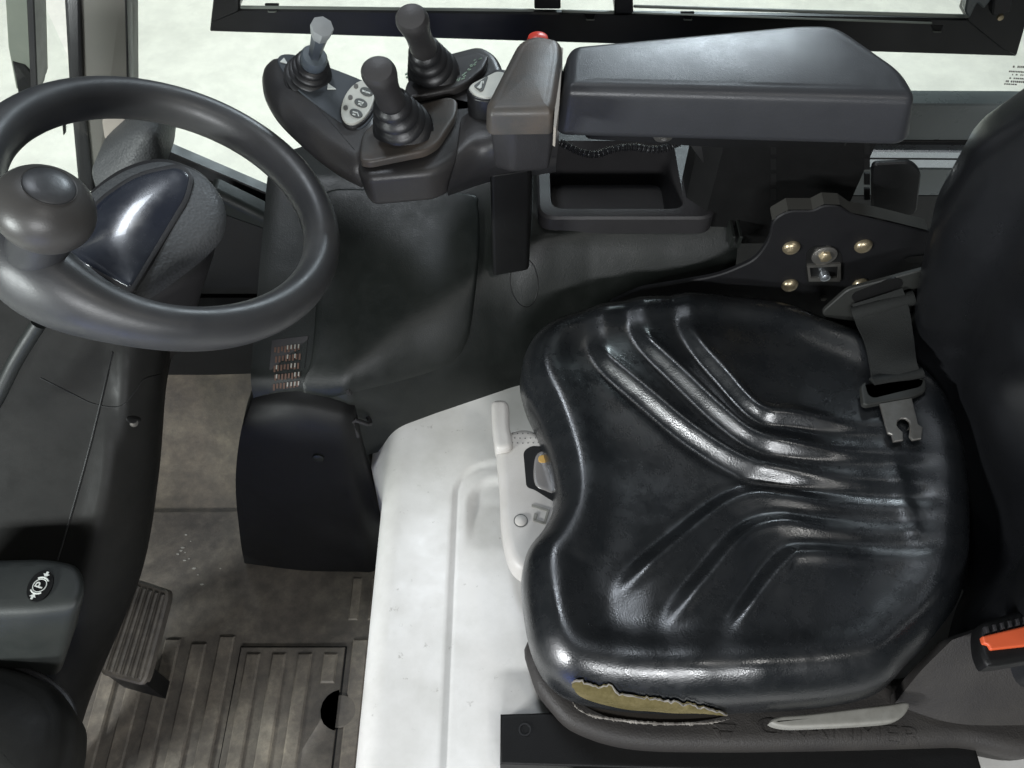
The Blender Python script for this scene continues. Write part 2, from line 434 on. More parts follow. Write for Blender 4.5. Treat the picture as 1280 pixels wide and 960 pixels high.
# short ribs near the seat base, beyond the hatch
for x0 in (-.252, -.222, -.192):
    mk('rib', *slab([(x0, .43, .006), (x0 + .017, .43, .006), (x0 + .017, .50, .006), (x0, .50, .006)], [(.003, 0), (0, .003), (0, .009)]), M_RIB, fm)
hp = [(hx0, .03), (hx1, .03), (hx1, .272)]
for j in range(9):
    a = -math.pi / 2 - math.pi * j / 8
    hp.append((hx1 + .026 * math.cos(a) * .9, .298 + .026 * math.sin(a)))
hp += [(hx1, .324), (hx1, hy1), (hx0, hy1)]
fh = root('floor_hatch', (-.33, .2, .004), 'rectangular hatch in the floor mat with a round finger notch', 'hatch')
mk('hatch_plate', *slab([(x, y, .0105) for x, y in hp], [(.0012, 0), (0, .0012), (0, .0055)]), M_MAT, fh)
mk('joint', *slab([(hx0 - .0025, .03, .0053), (hx1 + .0025, .03, .0053), (hx1 + .0025, hy1 + .0025, .0053), (hx0 - .0025, hy1 + .0025, .0053)], [(0, 0), (0, .001)]), M_BLACK, fh)
mk('notch_plug', *lathe([(.0225, -.002), (.0225, .0022), (.0215, .003), (.0001, .003)], (hx1 + .0035, .297, .0056), n=32), M_MAT, fh)
for k in range(4):
    x0 = hx0 + .010 + k * .0385; x1 = x0 + .021
    y1 = .378; y0 = .03 if k < 3 else .335
    mk('rib', *slab([(x0, y0, .0145), (x1, y0, .0145), (x1, y1, .0145), (x0, y1, .0145)], [(.0025, 0), (0, .0025), (0, .006)]), M_RIB, fh)

a = Acc()
for q in ((232, 668), (238, 676), (226, 688), (231, 690), (222, 692), (230, 700), (242, 710), (247, 718), (252, 730), (228, 684), (275, 710), (236, 698)):
    c = az(q[0], q[1], .006); c.z = .0048; r = random.uniform(.0015, .0042); t0 = random.uniform(0, 3)
    a.add(slab([c + Vector((r * math.cos(t0 + t) * random.uniform(.6, 1.3), .45 * r * math.sin(t0 + t), 0)) for t in (0, 1.1, 2.2, 3.2, 4.3, 5.3)], [(0, 0), (0, .001)]))
o = a.mk('paint_chips', M_TRIM); tag(o, 'small pale paint flecks scattered on the scuffed floor', 'paint flecks'); o['kind'] = 'stuff'

# ------------------------------------------------------------------ white seat base (hood)
HZ = .32
def sdr(x, y, x0, x1, y0, y1, r):
    qx = abs(x - (x0 + x1) / 2) - (x1 - x0) / 2 + r; qy = abs(y - (y0 + y1) / 2) - (y1 - y0) / 2 + r
    return math.hypot(max(qx, 0), max(qy, 0)) + min(max(qx, qy), 0) - r
HX0, HX1, HY0, HY1 = -.168, .95, -.05, .66
def zhood(x, y):
    d = -sdr(x, y, -.070, .7, -.3, .525, .045)
    t = min(max((d + .004) / .006, 0), 1); st = t * t * (3 - 2 * t)
    groove = math.exp(-((d + .001) / .0022) ** 2) * .0016
    d2 = -sdr(x, y, -.052, .7, -.3, .505, .035)
    t2 = min(max((d2 + .006) / .012, 0), 1)
    return HZ - .0022 * st - groove - .006 * t2 * t2 * (3 - 2 * t2) * min(max((y - .41) / .06, 0), 1)
xs = np.r_[np.linspace(0, .03, 9)[1:] + HX0, np.arange(HX0 + .034, .25, .0032), np.linspace(.26, HX1, 20)]
ys = np.r_[np.linspace(HY0, .10, 12), np.arange(.103, HY1, .0040)]
grid = []
for x in xs:
    row = []
    for y in ys:
        s = x - HX0; r = .030
        drop = r - math.sqrt(max(r * r - (r - s) ** 2, 0)) if s < r else 0
        # the inner corner by the console flares down and forward
        row.append((x, y, zhood(x, y) - drop))
    grid.append(row)
side = []
for zz, dx in ((.0, -.012), (.12, -.010), (.25, -.004), (.285, 0)):
    side.append([(HX0 + dx - .022 * max(0, min(1, (y - .50) / .06)) * (1 if zz < .28 else .3), y, zz) for y in ys])
allr = side + grid
nr, nc = len(allr), len(ys)
vs = [p for r_ in allr for p in r_]
fs = [(i * nc + j, (i + 1) * nc + j, (i + 1) * nc + j + 1, i * nc + j + 1) for i in range(nr - 1) for j in range(nc - 1)]
hood = mk('seat_base_cover', vs, fs, M_WHITE, sharp=60)
tag(hood, 'white painted steel cover under the driver seat with a stepped panel line', 'engine cover')

# ------------------------------------------------------------------ driver seat
seat = root('driver_seat', (.2, .44, HZ), 'black vinyl driver seat with fluted cushion and torn front edge on the white cover', 'seat')
SO = [(651, 468), (657, 436), (677, 410), (712, 394), (770, 382), (850, 376), (930, 377), (985, 386), (1035, 405), (1085, 425), (1140, 455), (1180, 500),
      (1205, 580), (1210, 680), (1200, 745), (1172, 790), (1140, 825), (1105, 858), (1050, 872), (960, 880), (870, 882), (790, 878), (725, 866), (690, 846), (668, 812), (657, 765), (653, 715),
      (660, 683), (680, 656), (693, 625), (692, 590), (683, 555), (670, 520), (658, 495)]
NO = 420
so2 = cr(SO, NO)
SZ = .445
sop = np.array([tuple(az(p[0], p[1], SZ)) for p in so2])[:, :2]
def lines(pl): # polyline in pixels on the cushion -> smooth y(x)
    q = np.array([tuple(az(p[0], p[1], .475)) for p in pl])[:, :2]
    c = cr(q, 160, False)
    for _ in range(14): c[1:-1] = .25 * c[:-2] + .5 * c[1:-1] + .25 * c[2:]
    return c
UP = [lines(l) for l in ([(735, 437), (800, 488), (868, 541), (935, 582), (985, 594), (1180, 618)],
                          [(785, 417), (845, 470), (900, 520), (945, 552), (1000, 565), (1180, 580)],
                          [(845, 415), (895, 470), (946, 522), (1000, 530), (1150, 545)])]
DN = [lines(l) for l in ([(762, 732), (830, 675), (900, 620), (945, 605), (1000, 612), (1182, 634)],
                          [(818, 778), (870, 722), (925, 660), (970, 644), (1030, 650), (1184, 662)],
                          [(893, 792), (930, 750), (975, 696), (1010, 685), (1184, 692)])]
cxy = np.array([.20, .44])
def sst(t): t = np.clip(t, 0, 1); return t * t * (3 - 2 * t)
def dist_outline(P):
    d = np.full(len(P), 9.)
    for i in range(0, NO):
        a, b = sop[i], sop[(i + 1) % NO]; ab = b - a
        t = np.clip(((P - a) @ ab) / (ab @ ab), 0, 1)
        d = np.minimum(d, np.linalg.norm(P - a - t[:, None] * ab, axis=1))
    return d
def seat_top(P, d):
    x, y = P[:, 0], P[:, 1]
    z = np.full(len(P), .468)
    # raised roll along the front and along the sides
    z += .009 * np.exp(-((d - .034) / .022) ** 2)
    # dished middle, rising to the back
    z -= .010 * np.exp(-(((x - .16) / .13) ** 2 + ((y - .45) / .10) ** 2))
    z += .007 * sst((x - .34) / .10) * sst((.60 - y) / .12)
    for L, sg in ((UP, 1), (DN, -1)):
        for k, c in enumerate(L):
            yl = np.interp(x, c[:, 0], c[:, 1]); sl = np.interp(x, c[:-1, 0], np.diff(c[:, 1]) / np.maximum(np.diff(c[:, 0]), 1e-5))
            dd = (y - yl) * sg / np.sqrt(1 + sl ** 2)
            fade = sst((x - c[0, 0] + .004) / (.03 if sg > 0 else .05)) * (1 - sst((x - c[-1, 0] + .045) / .055))
            step, wd = (.0100, (.017, .0145, .0135)[k]) if sg > 0 else (.0066, .015)
            far = np.exp(-np.maximum(dd - .012, 0) / (.085 if sg > 0 else .10))
            z += fade * (1 - .72 * sst((x - c[:, 0][int(len(c) * .62)] + .03) / .10)) * (step * sst((dd + .45 * wd) / wd) * far + .0022 * np.exp(-((dd - .010) / .007) ** 2) - .0020 * np.exp(-((dd + .009) / .007) ** 2))
    # vertical end ridge of the flutes
    z += .0022 * np.exp(-((x - .408) / .009) ** 2) * sst((.46 - y) / .04) * sst((y - .335) / .03)
    return z
S = np.r_[np.linspace(0.0, .80, 110)[1:], np.linspace(.80, 1, 42)[1:]]
P = np.vstack([cxy + (sop - cxy) * s for s in S]); P = np.vstack([cxy[None], P])
d = dist_outline(P)
zt = seat_top(P, d)
rr = .030
drop = np.where(d < rr, (rr - np.sqrt(np.maximum(rr * rr - (rr - np.minimum(d, rr)) ** 2, 0))) * 1.25, 0)
Z = zt - drop
vs = [(P[i, 0], P[i, 1], Z[i]) for i in range(len(P))]
fs = [(0, 1 + j, 1 + (j + 1) % NO) for j in range(NO)]
for i in range(len(S) - 1):
    for j in range(NO):
        a, b = 1 + i * NO + j, 1 + i * NO + (j + 1) % NO
        fs.append((a, b, b + NO, a + NO))
last = 1 + (len(S) - 1) * NO
for dz, ins in ((.014, -.001), (.030, .001), (.046, .005), (.056, .012), (.06, .022)):
    b0 = len(vs)
    for j in range(NO):
        t = sop[(j + 1) % NO] - sop[j - 1]; t /= np.linalg.norm(t); nn = np.array([t[1], -t[0]])
        if nn @ (sop[j] - cxy) < 0: nn = -nn
        q = sop[j] - nn * ins
        vs.append((q[0], q[1], Z[last + j] - dz if dz < .05 else .385 - (dz - .056)))
    pl = b0 - NO
    for j in range(NO): fs.append((pl + j, pl + (j + 1) % NO, b0 + (j + 1) % NO, b0 + j))
cushion = mk('cushion', vs, fs, M_LEATHER, seat, sharp=80)
bvh_c = BVHTree.FromPolygons([Vector(v) for v in vs], fs)
def hit(px, py, bvh, off=.002):
    v = ray(px, py).normalized(); h = bvh.ray_cast(CAMP, v)
    if h[0] is None: return None
    n = h[1] if h[1].dot(v) < 0 else -h[1]
    return h[0] + n * off
# torn corner: yellow foam bulging from the split seam, cloth fringe below it
def cush(px, py, off):
    h_ = hit(px, py, bvh_c, off)
    return h_ if h_ is not None else az(px, py, .408)
fu = cr([(716, 851), (724, 848), (734, 852), (748, 856), (764, 855), (776, 865), (800, 868), (840, 874), (880, 881), (908, 889)], 60, False)
fl_ = cr([(717, 858), (722, 866), (735, 873), (760, 881), (800, 887), (850, 890), (890, 891), (908, 890)], 60, False)
random.seed(3)
for i in range(2, 58): fu[i] += np.array([random.uniform(-.8, .8), random.uniform(-1.5, 1.2)])
fg = []
for i in range(60):
    row = []
    for k in range(7):
        t = k / 6; p = fu[i] * (1 - t) + fl_[i] * t
        row.append(cush(p[0], p[1], .0012 + .0030 * math.sin(math.pi * min(1, t * 1.1 + .02)) + .0003 * math.sin(i * .37 + k * 2)))
    fg.append(row)
mk('foam_tear', *rings([r for r in fg], False, False, False), M_FOAM, seat)
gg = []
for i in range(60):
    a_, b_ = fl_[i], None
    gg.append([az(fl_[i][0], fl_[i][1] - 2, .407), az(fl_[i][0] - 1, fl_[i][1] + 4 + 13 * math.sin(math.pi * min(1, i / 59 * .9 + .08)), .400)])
lipv = [cush(fu[i][0], fu[i][1] - .6, .0030 + random.uniform(0, .0015)) for i in range(60)]
mk('torn_lip', *tube(lipv, lambda t: .0006 + .0007 * abs(math.sin(t * 37)) * abs(math.sin(t * 11 + 1)), 6), M_FRINGE, seat)
mk('tear_shadow_gap', *rings(gg, False, False, False), mat('painted tear shade', (.012, .010, .008), .9, .1), seat)  # dark strip painted in as the shade between foam and fringe
fr = []
fl = [(714, 874), (722, 886), (740, 895), (775, 901), (820, 905), (870, 905), (900, 902), (914, 898)]
fc = cr(fl, 130, False)
for i, p in enumerate(fc):
    e = 1 - abs(i / 129 * 2 - 1) ** 4
    jag = random.uniform(-1, 1)
    q = az(p[0], p[1] - 1.2 * e + .5 * jag, .404); q2 = az(p[0] + jag, p[1] + (.6 + 2.6 * random.random() ** 2) * e * (.4 + .6 * abs(math.sin(i * .21))), .399)
    fr.append((q, q2))
fv = [x for a in fr for x in a]; nfr = len(fr)
fv += [Vector(x) + Vector((0, .0007, .0004)) for a in fr for x in a]
ff = [(2 * i, 2 * i + 1, 2 * i + 3, 2 * i + 2) for i in range(nfr - 1)] + [(2 * i + 2 + 2 * nfr, 2 * i + 3 + 2 * nfr, 2 * i + 1 + 2 * nfr, 2 * i + 2 * nfr) for i in range(nfr - 1)]
ff += [(2 * i + 1, 2 * i + 1 + 2 * nfr, 2 * i + 3 + 2 * nfr, 2 * i + 3) for i in range(nfr - 1)]
mk('torn_fringe', fv, ff, M_FRINGE, seat, smooth=False)

# grey shell under the cushion
PO = [(668, 790), (663, 840), (690, 885), (722, 912), (790, 932), (900, 936), (1060, 934), (1200, 930), (1330, 926), (1330, 700), (1250, 740), (1190, 800), (1120, 845), (1000, 800), (800, 760)]
pp = [az(p[0], p[1], .375) for p in cr(PO, 160)]
sh_v, sh_f = slab(pp, rnd(.014, .05, 0, 5, .004))
shell = mk('seat_shell', sh_v, sh_f, M_PAN, seat, sharp=50)
bvh_s = BVHTree.FromPolygons([Vector(v) for v in sh_v], sh_f)
# raised maker's lettering and emblem on the shell front
lp = az(975, 917, .378)
# shell wing that rises to the buckle
wing = [[az(1118, 880, .384), az(1150, 840, .43), az(1190, 800, .46)], [az(1200, 905, .384), az(1210, 845, .43), az(1235, 785, .47)], [az(1330, 905, .384), az(1330, 845, .435), az(1330, 760, .48)]]
mk('shell_wing', *patch(wing, 20, 16, .02, (0, .3, -1)), M_PAN, seat)

# pale grey lever blade on the cushion edge
bl = [(963, 903), (975, 895), (1010, 892), (1060, 886), (1110, 880), (1133, 877), (1137, 884), (1122, 900), (1085, 905), (1030, 908), (985, 909)]
b3 = [az(p[0], p[1], .412) for p in cr(bl, 70)]
mk('adjuster_blade', *slab(b3, rnd(.0026, .014, .003)), M_TRIM, seat)

# backrest
def backrest():
    hs = np.linspace(0, 1, 44); rs = []
    for h in hs:
        z = .37 + .65 * h
        # front face bulge, lean and side taper measured from the silhouette
        xf = np.interp(z, [.40, .45, .48, .56, .65, .74, .85, 1.02], [.455, .462, .465, .446, .427, .424, .445, .50])
        yr = np.interp(z, [.40, .55, .65, .74, .80, .86, .93, 1.02], [.655, .670, .680, .676, .650, .610, .55, .46])
        yl_ = .20 + max(0, .68 - yr) * .8
        ym = (yr + yl_) / 2; hw = (yr - yl_) / 2
        dep = .11; ring = []
        M = 64
        for j in range(M):
            a = 2 * math.pi * j / M; c, s = math.cos(a), math.sin(a)
            ex = abs(c) ** .62 * (1 if c > 0 else -1); ey = abs(s) ** .62 * (1 if s > 0 else -1)
            x = xf + dep / 2 - dep / 2 * ex; y = ym + hw * ey
            if ex > 0: # rolled side bolsters, hollow middle with flutes
                u = abs(ey)
                x += .042 * (1 - sst(np.array((u - .42) / .36))) * ex
                x += .003 * math.cos(y * 150) * (1 - sst(np.array((u - .45) / .2))) * ex
            ring.append((x, y, z))
        rs.append(ring)
    return rings(rs)
bk = mk('backrest', *backrest(), M_BACK, seat, sharp=80)

# ------------------------------------------------------------------ seat runner (black steel rail)
rail = root('seat_rail', (.3, .18, HZ), 'black steel seat rail with a round bolt hole, lying on the white cover', 'rail')
ro = [az(*p, .345) for p in [(625, 903), (700, 898), (1180, 925), (1180, 985), (622, 948)]]
ro2 = [Vector((-.012, .212, .352)), Vector((.06, .214, .352)), Vector((.47, .204, .352)), Vector((.47, .150, .352)), Vector((-.012, .164, .352))]
mk('rail_body', *slab(ro2, rnd(.003, .036)), M_BLACK, rail)
mk('rail_lip', *slab([Vector((.06, .163, .345)), Vector((.47, .149, .345)), Vector((.47, .12, .345)), Vector((.06, .135, .345))], rnd(.003, .028)), M_BRKT, rail)
hc = az(656, 912, .3525)
mk('bolt_hole', *lathe([(.0065, -.002), (.0065, .0006), (.005, .0006), (.0045, -.001)], hc, n=20), M_FRAME, rail)

# ------------------------------------------------------------------ pale grey weight lever in front of the cushion
wl = root('weight_lever', az(650, 620, HZ), 'pale grey plastic seat adjuster with a scale window in front of the cushion', 'seat adjuster')
LZ = .405
lo = cr([(620, 553), (630, 541), (655, 534), (676, 541), (690, 560), (700, 600), (700, 660), (690, 690), (668, 712), (648, 710), (634, 690), (626, 650), (624, 600)], 60)
win = [(654, 564), (664, 557), (700, 560), (704, 632), (690, 626), (668, 612), (658, 609)]
mk('lever_body', *slab(pz(lo, LZ), rnd(.010, .040, .006, 6)), M_LGREY, wl)
mk('lever_grip', *slab(pz(cr([(614, 505), (619, 499), (631, 499), (636, 506), (637, 530), (640, 556), (622, 560), (617, 545)], 40), .415), rnd(.006, .03, .005)), M_LGREY, wl)
mk('scale_recess', *slab(pz(rp(win, 6), LZ + .0005), rnd(.0005, .004)), M_BLACK, wl)
mk('scale_lens', *slab(pz(cr([(672, 566), (690, 566), (694, 612), (680, 612), (669, 605), (667, 585)], 30), LZ + .002), rnd(.002, .004)), M_CLEAR, wl)
mk('scale_mark', *slab(pz(cr([(674, 570), (683, 569), (683, 577), (674, 577)], 16), LZ + .003), rnd(.0005, .001)), M_AMBER, wl)
mk('lever_button', *lathe([(.0068, -.001), (.0068, .001), (.0055, .002), (.0001, .0024)], az(651, 651, LZ), n=24), M_LGREY, wl)
mk('button_ring', *lathe([(.0080, -.001), (.0080, .0006), (.0068, .0006), (.0066, -.001)], az(651, 651, LZ), n=24), M_ICON, wl)
a = Acc()
for r_ in range(3):
    for c_ in range(7):
        a.add(lathe([(.0009, 0), (.0006, .0005)], az(634 + c_ * 6.5 + (r_ % 2) * 3, 542 + r_ * 6 - abs(c_ - 3) * .3, LZ + .0002), n=6))
mk_o = a.mk('grip_dots', M_ICON, wl); mk_o['kind'] = 'stuff'
a = Acc()
for q in ([(665, 630), (685, 636), (684, 639), (664, 633)], [(684, 636), (687, 637), (682, 655), (679, 654)], [(667, 648), (681, 652), (680, 655), (666, 651)], [(668, 641), (672, 642), (670, 650), (666, 649)]):
    a.add(slab(pz(q, LZ + .0012), rnd(.0003, .002)))
a.mk('moulded_arrow', M_TRIM, wl)

# ------------------------------------------------------------------ side console right of the seat
def y0c(x): return float(np.interp(x, [-.45, -.2, -.16, -.1, 0, .1, .2, .3], [.563, .563, .577, .604, .645, .675, .69, .70]))
def ztc(x, y):
    l = np.interp(y, [.55, .60, .75, .84, .95], [.408, .430, .487, .520, .525])
    r_ = np.interp(y, [.6, .70, .75, .85], [.455, .485, .50, .502])
    t = float(sst(np.array((x + .03) / .075)))
    v = l * (1 - t) + r_ * t
    t2 = float(sst(np.array((-.30 - x) / .14)))
    return v - .05 * t2 * float(sst(np.array((y - .6) / .25)))
def zcon(x, y):
    y0 = y0c(x); s = y - y0; zt_ = ztc(x, y); Rr = .065 if x > -.19 else .03
    if x > -.2: Rr = float(np.interp(x, [-.2, -.12, 0, .06, .3], [.035, .075, .095, .098, .085]))
    lo_ = .31 if x > -.2 else .33
    if s < Rr:
        k = 1 - max(s, 0) / Rr
        q_ = 1 - math.sqrt(max(1 - k ** 2.2, 0)); m_ = float(sst(np.array((x + .09) / .14)))
        return zt_ - (zt_ - lo_) * (q_ * (1 - .65 * m_) + .65 * m_ * k ** 1.35)
    return zt_
cons = root('side_console', (-.05, .75, 0), 'black plastic console housing beside the seat, with a big smooth lid and an open tray', 'console')
nx, ny = 90, 90
cx = np.linspace(-.320, .292, nx); vs = []
for x in cx:
    y0 = y0c(x); vs.append((x, y0 + .004, .0 if x < -.2 else .27))
    for t in np.linspace(0, 1, ny - 1):
        y = y0 + (float(np.interp(x, [-.33, -.257, -.19], [.872, .912, .96])) - y0) * t ** 1.7
        vs.append((x, y, zcon(x, y)))
TR = (.045, .240, .775, .915)      # tray opening in the console top
fs = []
for i in range(nx - 1):
    for j in range(ny - 1):
        q = (i * ny + j, (i + 1) * ny + j, (i + 1) * ny + j + 1, i * ny + j + 1)
        c = [sum(vs[k][m] for k in q) / 4 for m in (0, 1)]
        if TR[0] < c[0] < TR[1] and TR[2] < c[1] < TR[3]: continue
        fs.append(q)
# end walls
b = len(vs)
for i in (0, nx - 1):
    base = [len(vs) + j for j in range(ny)]
    for j in range(ny): x, y, z = vs[i * ny + j]; vs.append((x, y, .0))
    for j in range(ny - 1): fs.append((i * ny + j, i * ny + j + 1, base[j + 1], base[j]))
mk('console_shell', vs, fs, M_CONSOLE, cons, sharp=45)
# lid
LID = [(378, 484), (390, 440), (398, 330), (400, 262), (410, 238), (470, 236), (585, 242), (597, 256), (599, 310), (590, 395), (581, 430), (562, 452), (520, 468), (450, 486), (395, 498), (382, 495)]
lidpx = cr(LID, 120)
lp3 = np.array([tuple(on(p[0], p[1], zcon, .004)) for p in lidpx])
cl = lp3.mean(0)
vs = [(cl[0], cl[1], zcon(cl[0], cl[1]) + .006)]; fs = []
SS = [.15, .3, .45, .6, .75, .88, .96, .985, 1.0, 1.0]
for si, s in enumerate(SS):
    for p in lp3:
        q = cl + (p - cl) * s
        dz = {8: .003, 9: -.006, 7: .0052}.get(si, .006)
        vs.append((q[0], q[1], zcon(q[0], q[1]) + dz))
n = len(lp3)
fs += [(0, 1 + j, 1 + (j + 1) % n) for j in range(n)]
for i in range(len(SS) - 1):
    for j in range(n):
        p_, q_ = 1 + i * n + j, 1 + i * n + (j + 1) % n
        fs.append((p_, q_, q_ + n, p_ + n))
mk('lid', vs, fs, M_CONSOLE, cons, sharp=50)
# lower box panel facing the door
BX = [[(-.322, .575, .40), (-.285, .567, .408), (-.25, .563, .408), (-.212, .560, .395), (-.197, .561, .385)],
      [(-.342, .549, .36), (-.29, .545, .372), (-.25, .543, .372), (-.212, .543, .362), (-.196, .552, .352)],
      [(-.376, .536, .25), (-.31, .530, .25), (-.25, .529, .25), (-.214, .530, .25), (-.197, .545, .25)],
      [(-.408, .524, .10), (-.32, .518, .10), (-.25, .517, .10), (-.216, .518, .10), (-.198, .536, .10)],
      [(-.424, .520, .012), (-.33, .508, .012), (-.25, .506, .012), (-.217, .507, .012), (-.199, .53, .012)]]
mk('lower_panel', *patch(BX, 40, 50, .03, (0, 1, 0)), M_BLACK, cons, sharp=60)
mk('lower_panel_side', *patch([[(-.322, .575, .40), (-.325, .75, .42), (-.33, .87, .40)], [(-.376, .536, .25), (-.37, .75, .25), (-.36, .87, .25)], [(-.424, .52, .012), (-.395, .75, .05), (-.38, .87, .10)]], 12, 14, .01, (1, 0, 0)), M_BLACK, cons)
mk('screw_cap', *lathe([(.0075, -.001), (.0075, .002), (.005, .003), (.0001, .003)], Vector((-.25, .5355, .32)), (0, -1, .06), n=20), M_CONSOLE, cons)
# seam ridge from lid down to the hood corner
sp = [on(434, 488, zcon, .003), on(452, 510, zcon, .003), on(463, 530, zcon, .003), Vector((-.199, .557, .375)), Vector((-.197, .552, .345))]
mk('seam_bead', *tube(cr(sp, 24, False), .0028, 8), M_CHARD, cons)
# blue-black round mark on the console top
ctr = on(655, 352, zcon, .0)
ringp = [(ctr.x + .018 * math.cos(t), ctr.y + .018 * math.sin(t)) for t in [2 * math.pi * k / 40 for k in range(40)]]
mk('blanking_ring', *tube([(x, y, zcon(x, y)) for x, y in ringp], .0007, 6, closed=True), M_BLACK, cons)
# tray with raised rim
def rr2(x0, x1, y0, y1, r, k=6): return rp([(x0, y0), (x1, y0), (x1, y1), (x0, y1)], r, k)
out = rr2(TR[0] - .012, TR[1] + .016, TR[2] - .012, TR[3] + .014, .022); inn = rr2(TR[0] + .004, TR[1] - .022, TR[2] + .004, TR[3] - .004, .018)
botm = rr2(TR[0] + .010, TR[1] - .030, TR[2] + .014, TR[3] - .012, .015)
ZT = .522
rs = [[(x, y, .495) for x, y in out], [(x, y, ZT - .003) for x, y in out], [(x + (.0025 if x < .14 else -.0025), y + (.0025 if y < .84 else -.0025), ZT) for x, y in out],
      [(x, y, ZT) for x, y in inn], [(x, y, ZT - .003) for x, y in inn], [(x, y, .452) for x, y in botm]]
mk('tray', *rings(rs, True, False, True), M_CHARD, cons, sharp=35)
# narrow moulded ribs at the rear end of the console
for x0 in (.276, .285):
    mk('end_rib', *slab([(x0, .745, .507), (x0 + .004, .745, .507), (x0 + .004, .93, .507), (x0, .93, .507)], rnd(.001, .02)), M_CONSOLE, cons)
# fuse label with rows of small print
fo = [on(p[0], p[1], zcon, .0012) for p in dens([(340, 425), (385, 420), (376, 498), (334, 494)], 30)]
fuse = mk('fuse_label', *slab(fo, [(0, 0), (0, .001)]), M_CHARD, cons)
a = Acc()
for r_ in range(5):
    for c_ in range(8):
        x = 343 + c_ * 4.2 + (r_ % 2) * 1.5 - r_ * .4; y = 434 + r_ * 11.5 - c_ * .5
        h = random.uniform(5.5, 8)
        a.add(slab([on(q[0], q[1], zcon, .0018) for q in ((x, y), (x + 2.4, y), (x + 2.0, y + h), (x - .4, y + h))], [(0, 0), (0, .0006)]))
o = a.mk('fuse_print', M_FUSE, cons, smooth=False); o['kind'] = 'stuff'
a = Acc()
for r_ in range(5):
    for c_ in range(7):
        if random.random() < .45: continue
        x = 345 + c_ * 4.6; y = 433 + r_ * 11.6 - c_ * .5
        a.add(slab([on(q[0], q[1], zcon, .0026) for q in ((x, y), (x + 1.6, y), (x + 1.2, y + 5), (x - .4, y + 5))], [(0, 0), (0, .0005)]))
o = a.mk('fuse_numbers', M_TRIM, cons, smooth=False); o['kind'] = 'stuff'

# ------------------------------------------------------------------ armrest
AZ = .75
ar = root('armrest', (.22, .76, .60), 'long slate grey armrest pad right of the seat', 'armrest')
AO = rp([(703, 110), (709, 54), (1000, 27), (1048, 28), (1132, 86), (1152, 122)], [12, 16, 60, 34, 40, 16], 8)
ao = dens([tuple(az(p[0], p[1], AZ))[:2] for p in AO], .02)
ao = [Vector((x, y, AZ)) for x, y in ao]
mk('pad', *slab(ao, rnd(.012, .054, .010, 6, -.009), crown=.0020), M_ARM, ar, sharp=60)
mk('pad_base', *slab([az(*p, .692) for p in rp([(730, 152), (735, 125), (980, 118), (1060, 140), (1070, 162), (900, 163)], 14)], rnd(.004, .022)), M_BLACK, ar)
# slotted support post
po = [Vector((x, y, .665)) for x, y in [(.222, .80), (.245, .775), (.42, .775), (.425, .79), (.425, .815), (.222, .84)]]
mk('support_post', *slab(po, [(.004, 0), (0, .004), (0, .20)]), M_BLACK, ar)
a0 = ay(900, 200, .775)
for px in (967, 1084):
    for py in (186, 205, 224, 243):
        v, f = slab(py_([(px - 3.5, py - 7), (px + 3.5, py - 7), (px + 3.5, py + 7), (px - 3.5, py + 7)], .7745), [(0, 0), (0, .003)], up=(0, -1, 0))
        mk('slot', v, f, M_FRAME, ar, smooth=False)
mk('side_plate', *slab(py_(rp([(1090, 205), (1140, 203), (1152, 215), (1146, 268), (1120, 275), (1090, 268)], 9), .80), [(.002, 0), (0, .002), (0, .006)], up=(0, -1, 0)), M_RUBBER, ar)
mk('support_arm', *patch([[ay(858, 175, .80), ay(880, 205, .79), ay(905, 240, .785), ay(935, 275, .78)], [ay(905, 165, .80), ay(925, 195, .79), ay(945, 225, .785), ay(975, 255, .78)]], 8, 20, .02, (0, 1, 0)), M_BLACK, ar)
# pad screw and corrugated cable
sc0 = ay(829, 165, .706)
mk('pad_screw', *lathe([(.011, 0), (.011, .004), (.009, .007), (.004, .008), (.0001, .006)], sc0, (0, -.85, -.4), n=20), M_STEEL, ar)
cab = cr([ay(p[0], p[1], y) for p, y in (((700, 178), .80), ((725, 190), .79), ((745, 193), .785), ((765, 187), .785), ((790, 184), .785), ((820, 187), .785), ((845, 180), .785), ((868, 166), .80))], 220, False)
cable = mk('corrugated_cable', *tube(cab, lambda t: .0040 + .0011 * math.sin(t * 2 * math.pi * 62), 10), M_RUBBER)
tag(cable, 'black corrugated cable hanging under the armrest pad', 'cable')

# ------------------------------------------------------------------ control unit at the front of the armrest
cu = root('control_unit', (-.02, .76, .55), 'charcoal control head carrying the joysticks, in front of the armrest pad', 'control unit')
BZ = .755
cap = rp([(607, 128), (648, 48), (672, 41), (703, 48), (704, 70), (695, 128), (690, 137), (612, 138)], [5, 16, 10, 10, 8, 8, 8, 8])
mk('wrist_cap', *slab(pz(cap, BZ), rnd(.009, .028, .001, 5, -.001), crown=.002), M_CAP, cu)
capb = rp([(610, 134), (650, 56), (702, 52), (694, 138), (640, 142)], 8)
mk('cap_base', *slab(pz([(p[0], p[1] + 24) for p in capb], BZ - .028), rnd(.003, .058, .01, 4, .004)), M_CHARD, cu)
mk('worn_edge', *slab(pz([(699, 58), (704, 60), (701, 100), (699, 132), (695, 160), (692, 158), (694, 130), (697, 100)], BZ - .006), [(0, 0), (0, .022)]), M_BEIGE, cu)
# neck joining cap and joystick plates
nk = [[az(575, 165, .695), az(600, 150, .70), az(640, 150, .70), az(700, 150, .71)], [az(570, 200, .69), az(600, 178, .695), az(640, 178, .70), az(698, 178, .69)], [az(560, 236, .665), az(605, 215, .66), az(650, 210, .65), az(695, 205, .65)], [az(560, 245, .62), az(610, 228, .61), az(650, 222, .60), az(695, 215, .60)]]
mk('neck', *patch(nk, 18, 20, .03, (0, .9, -.1)), M_CHAR, cu)
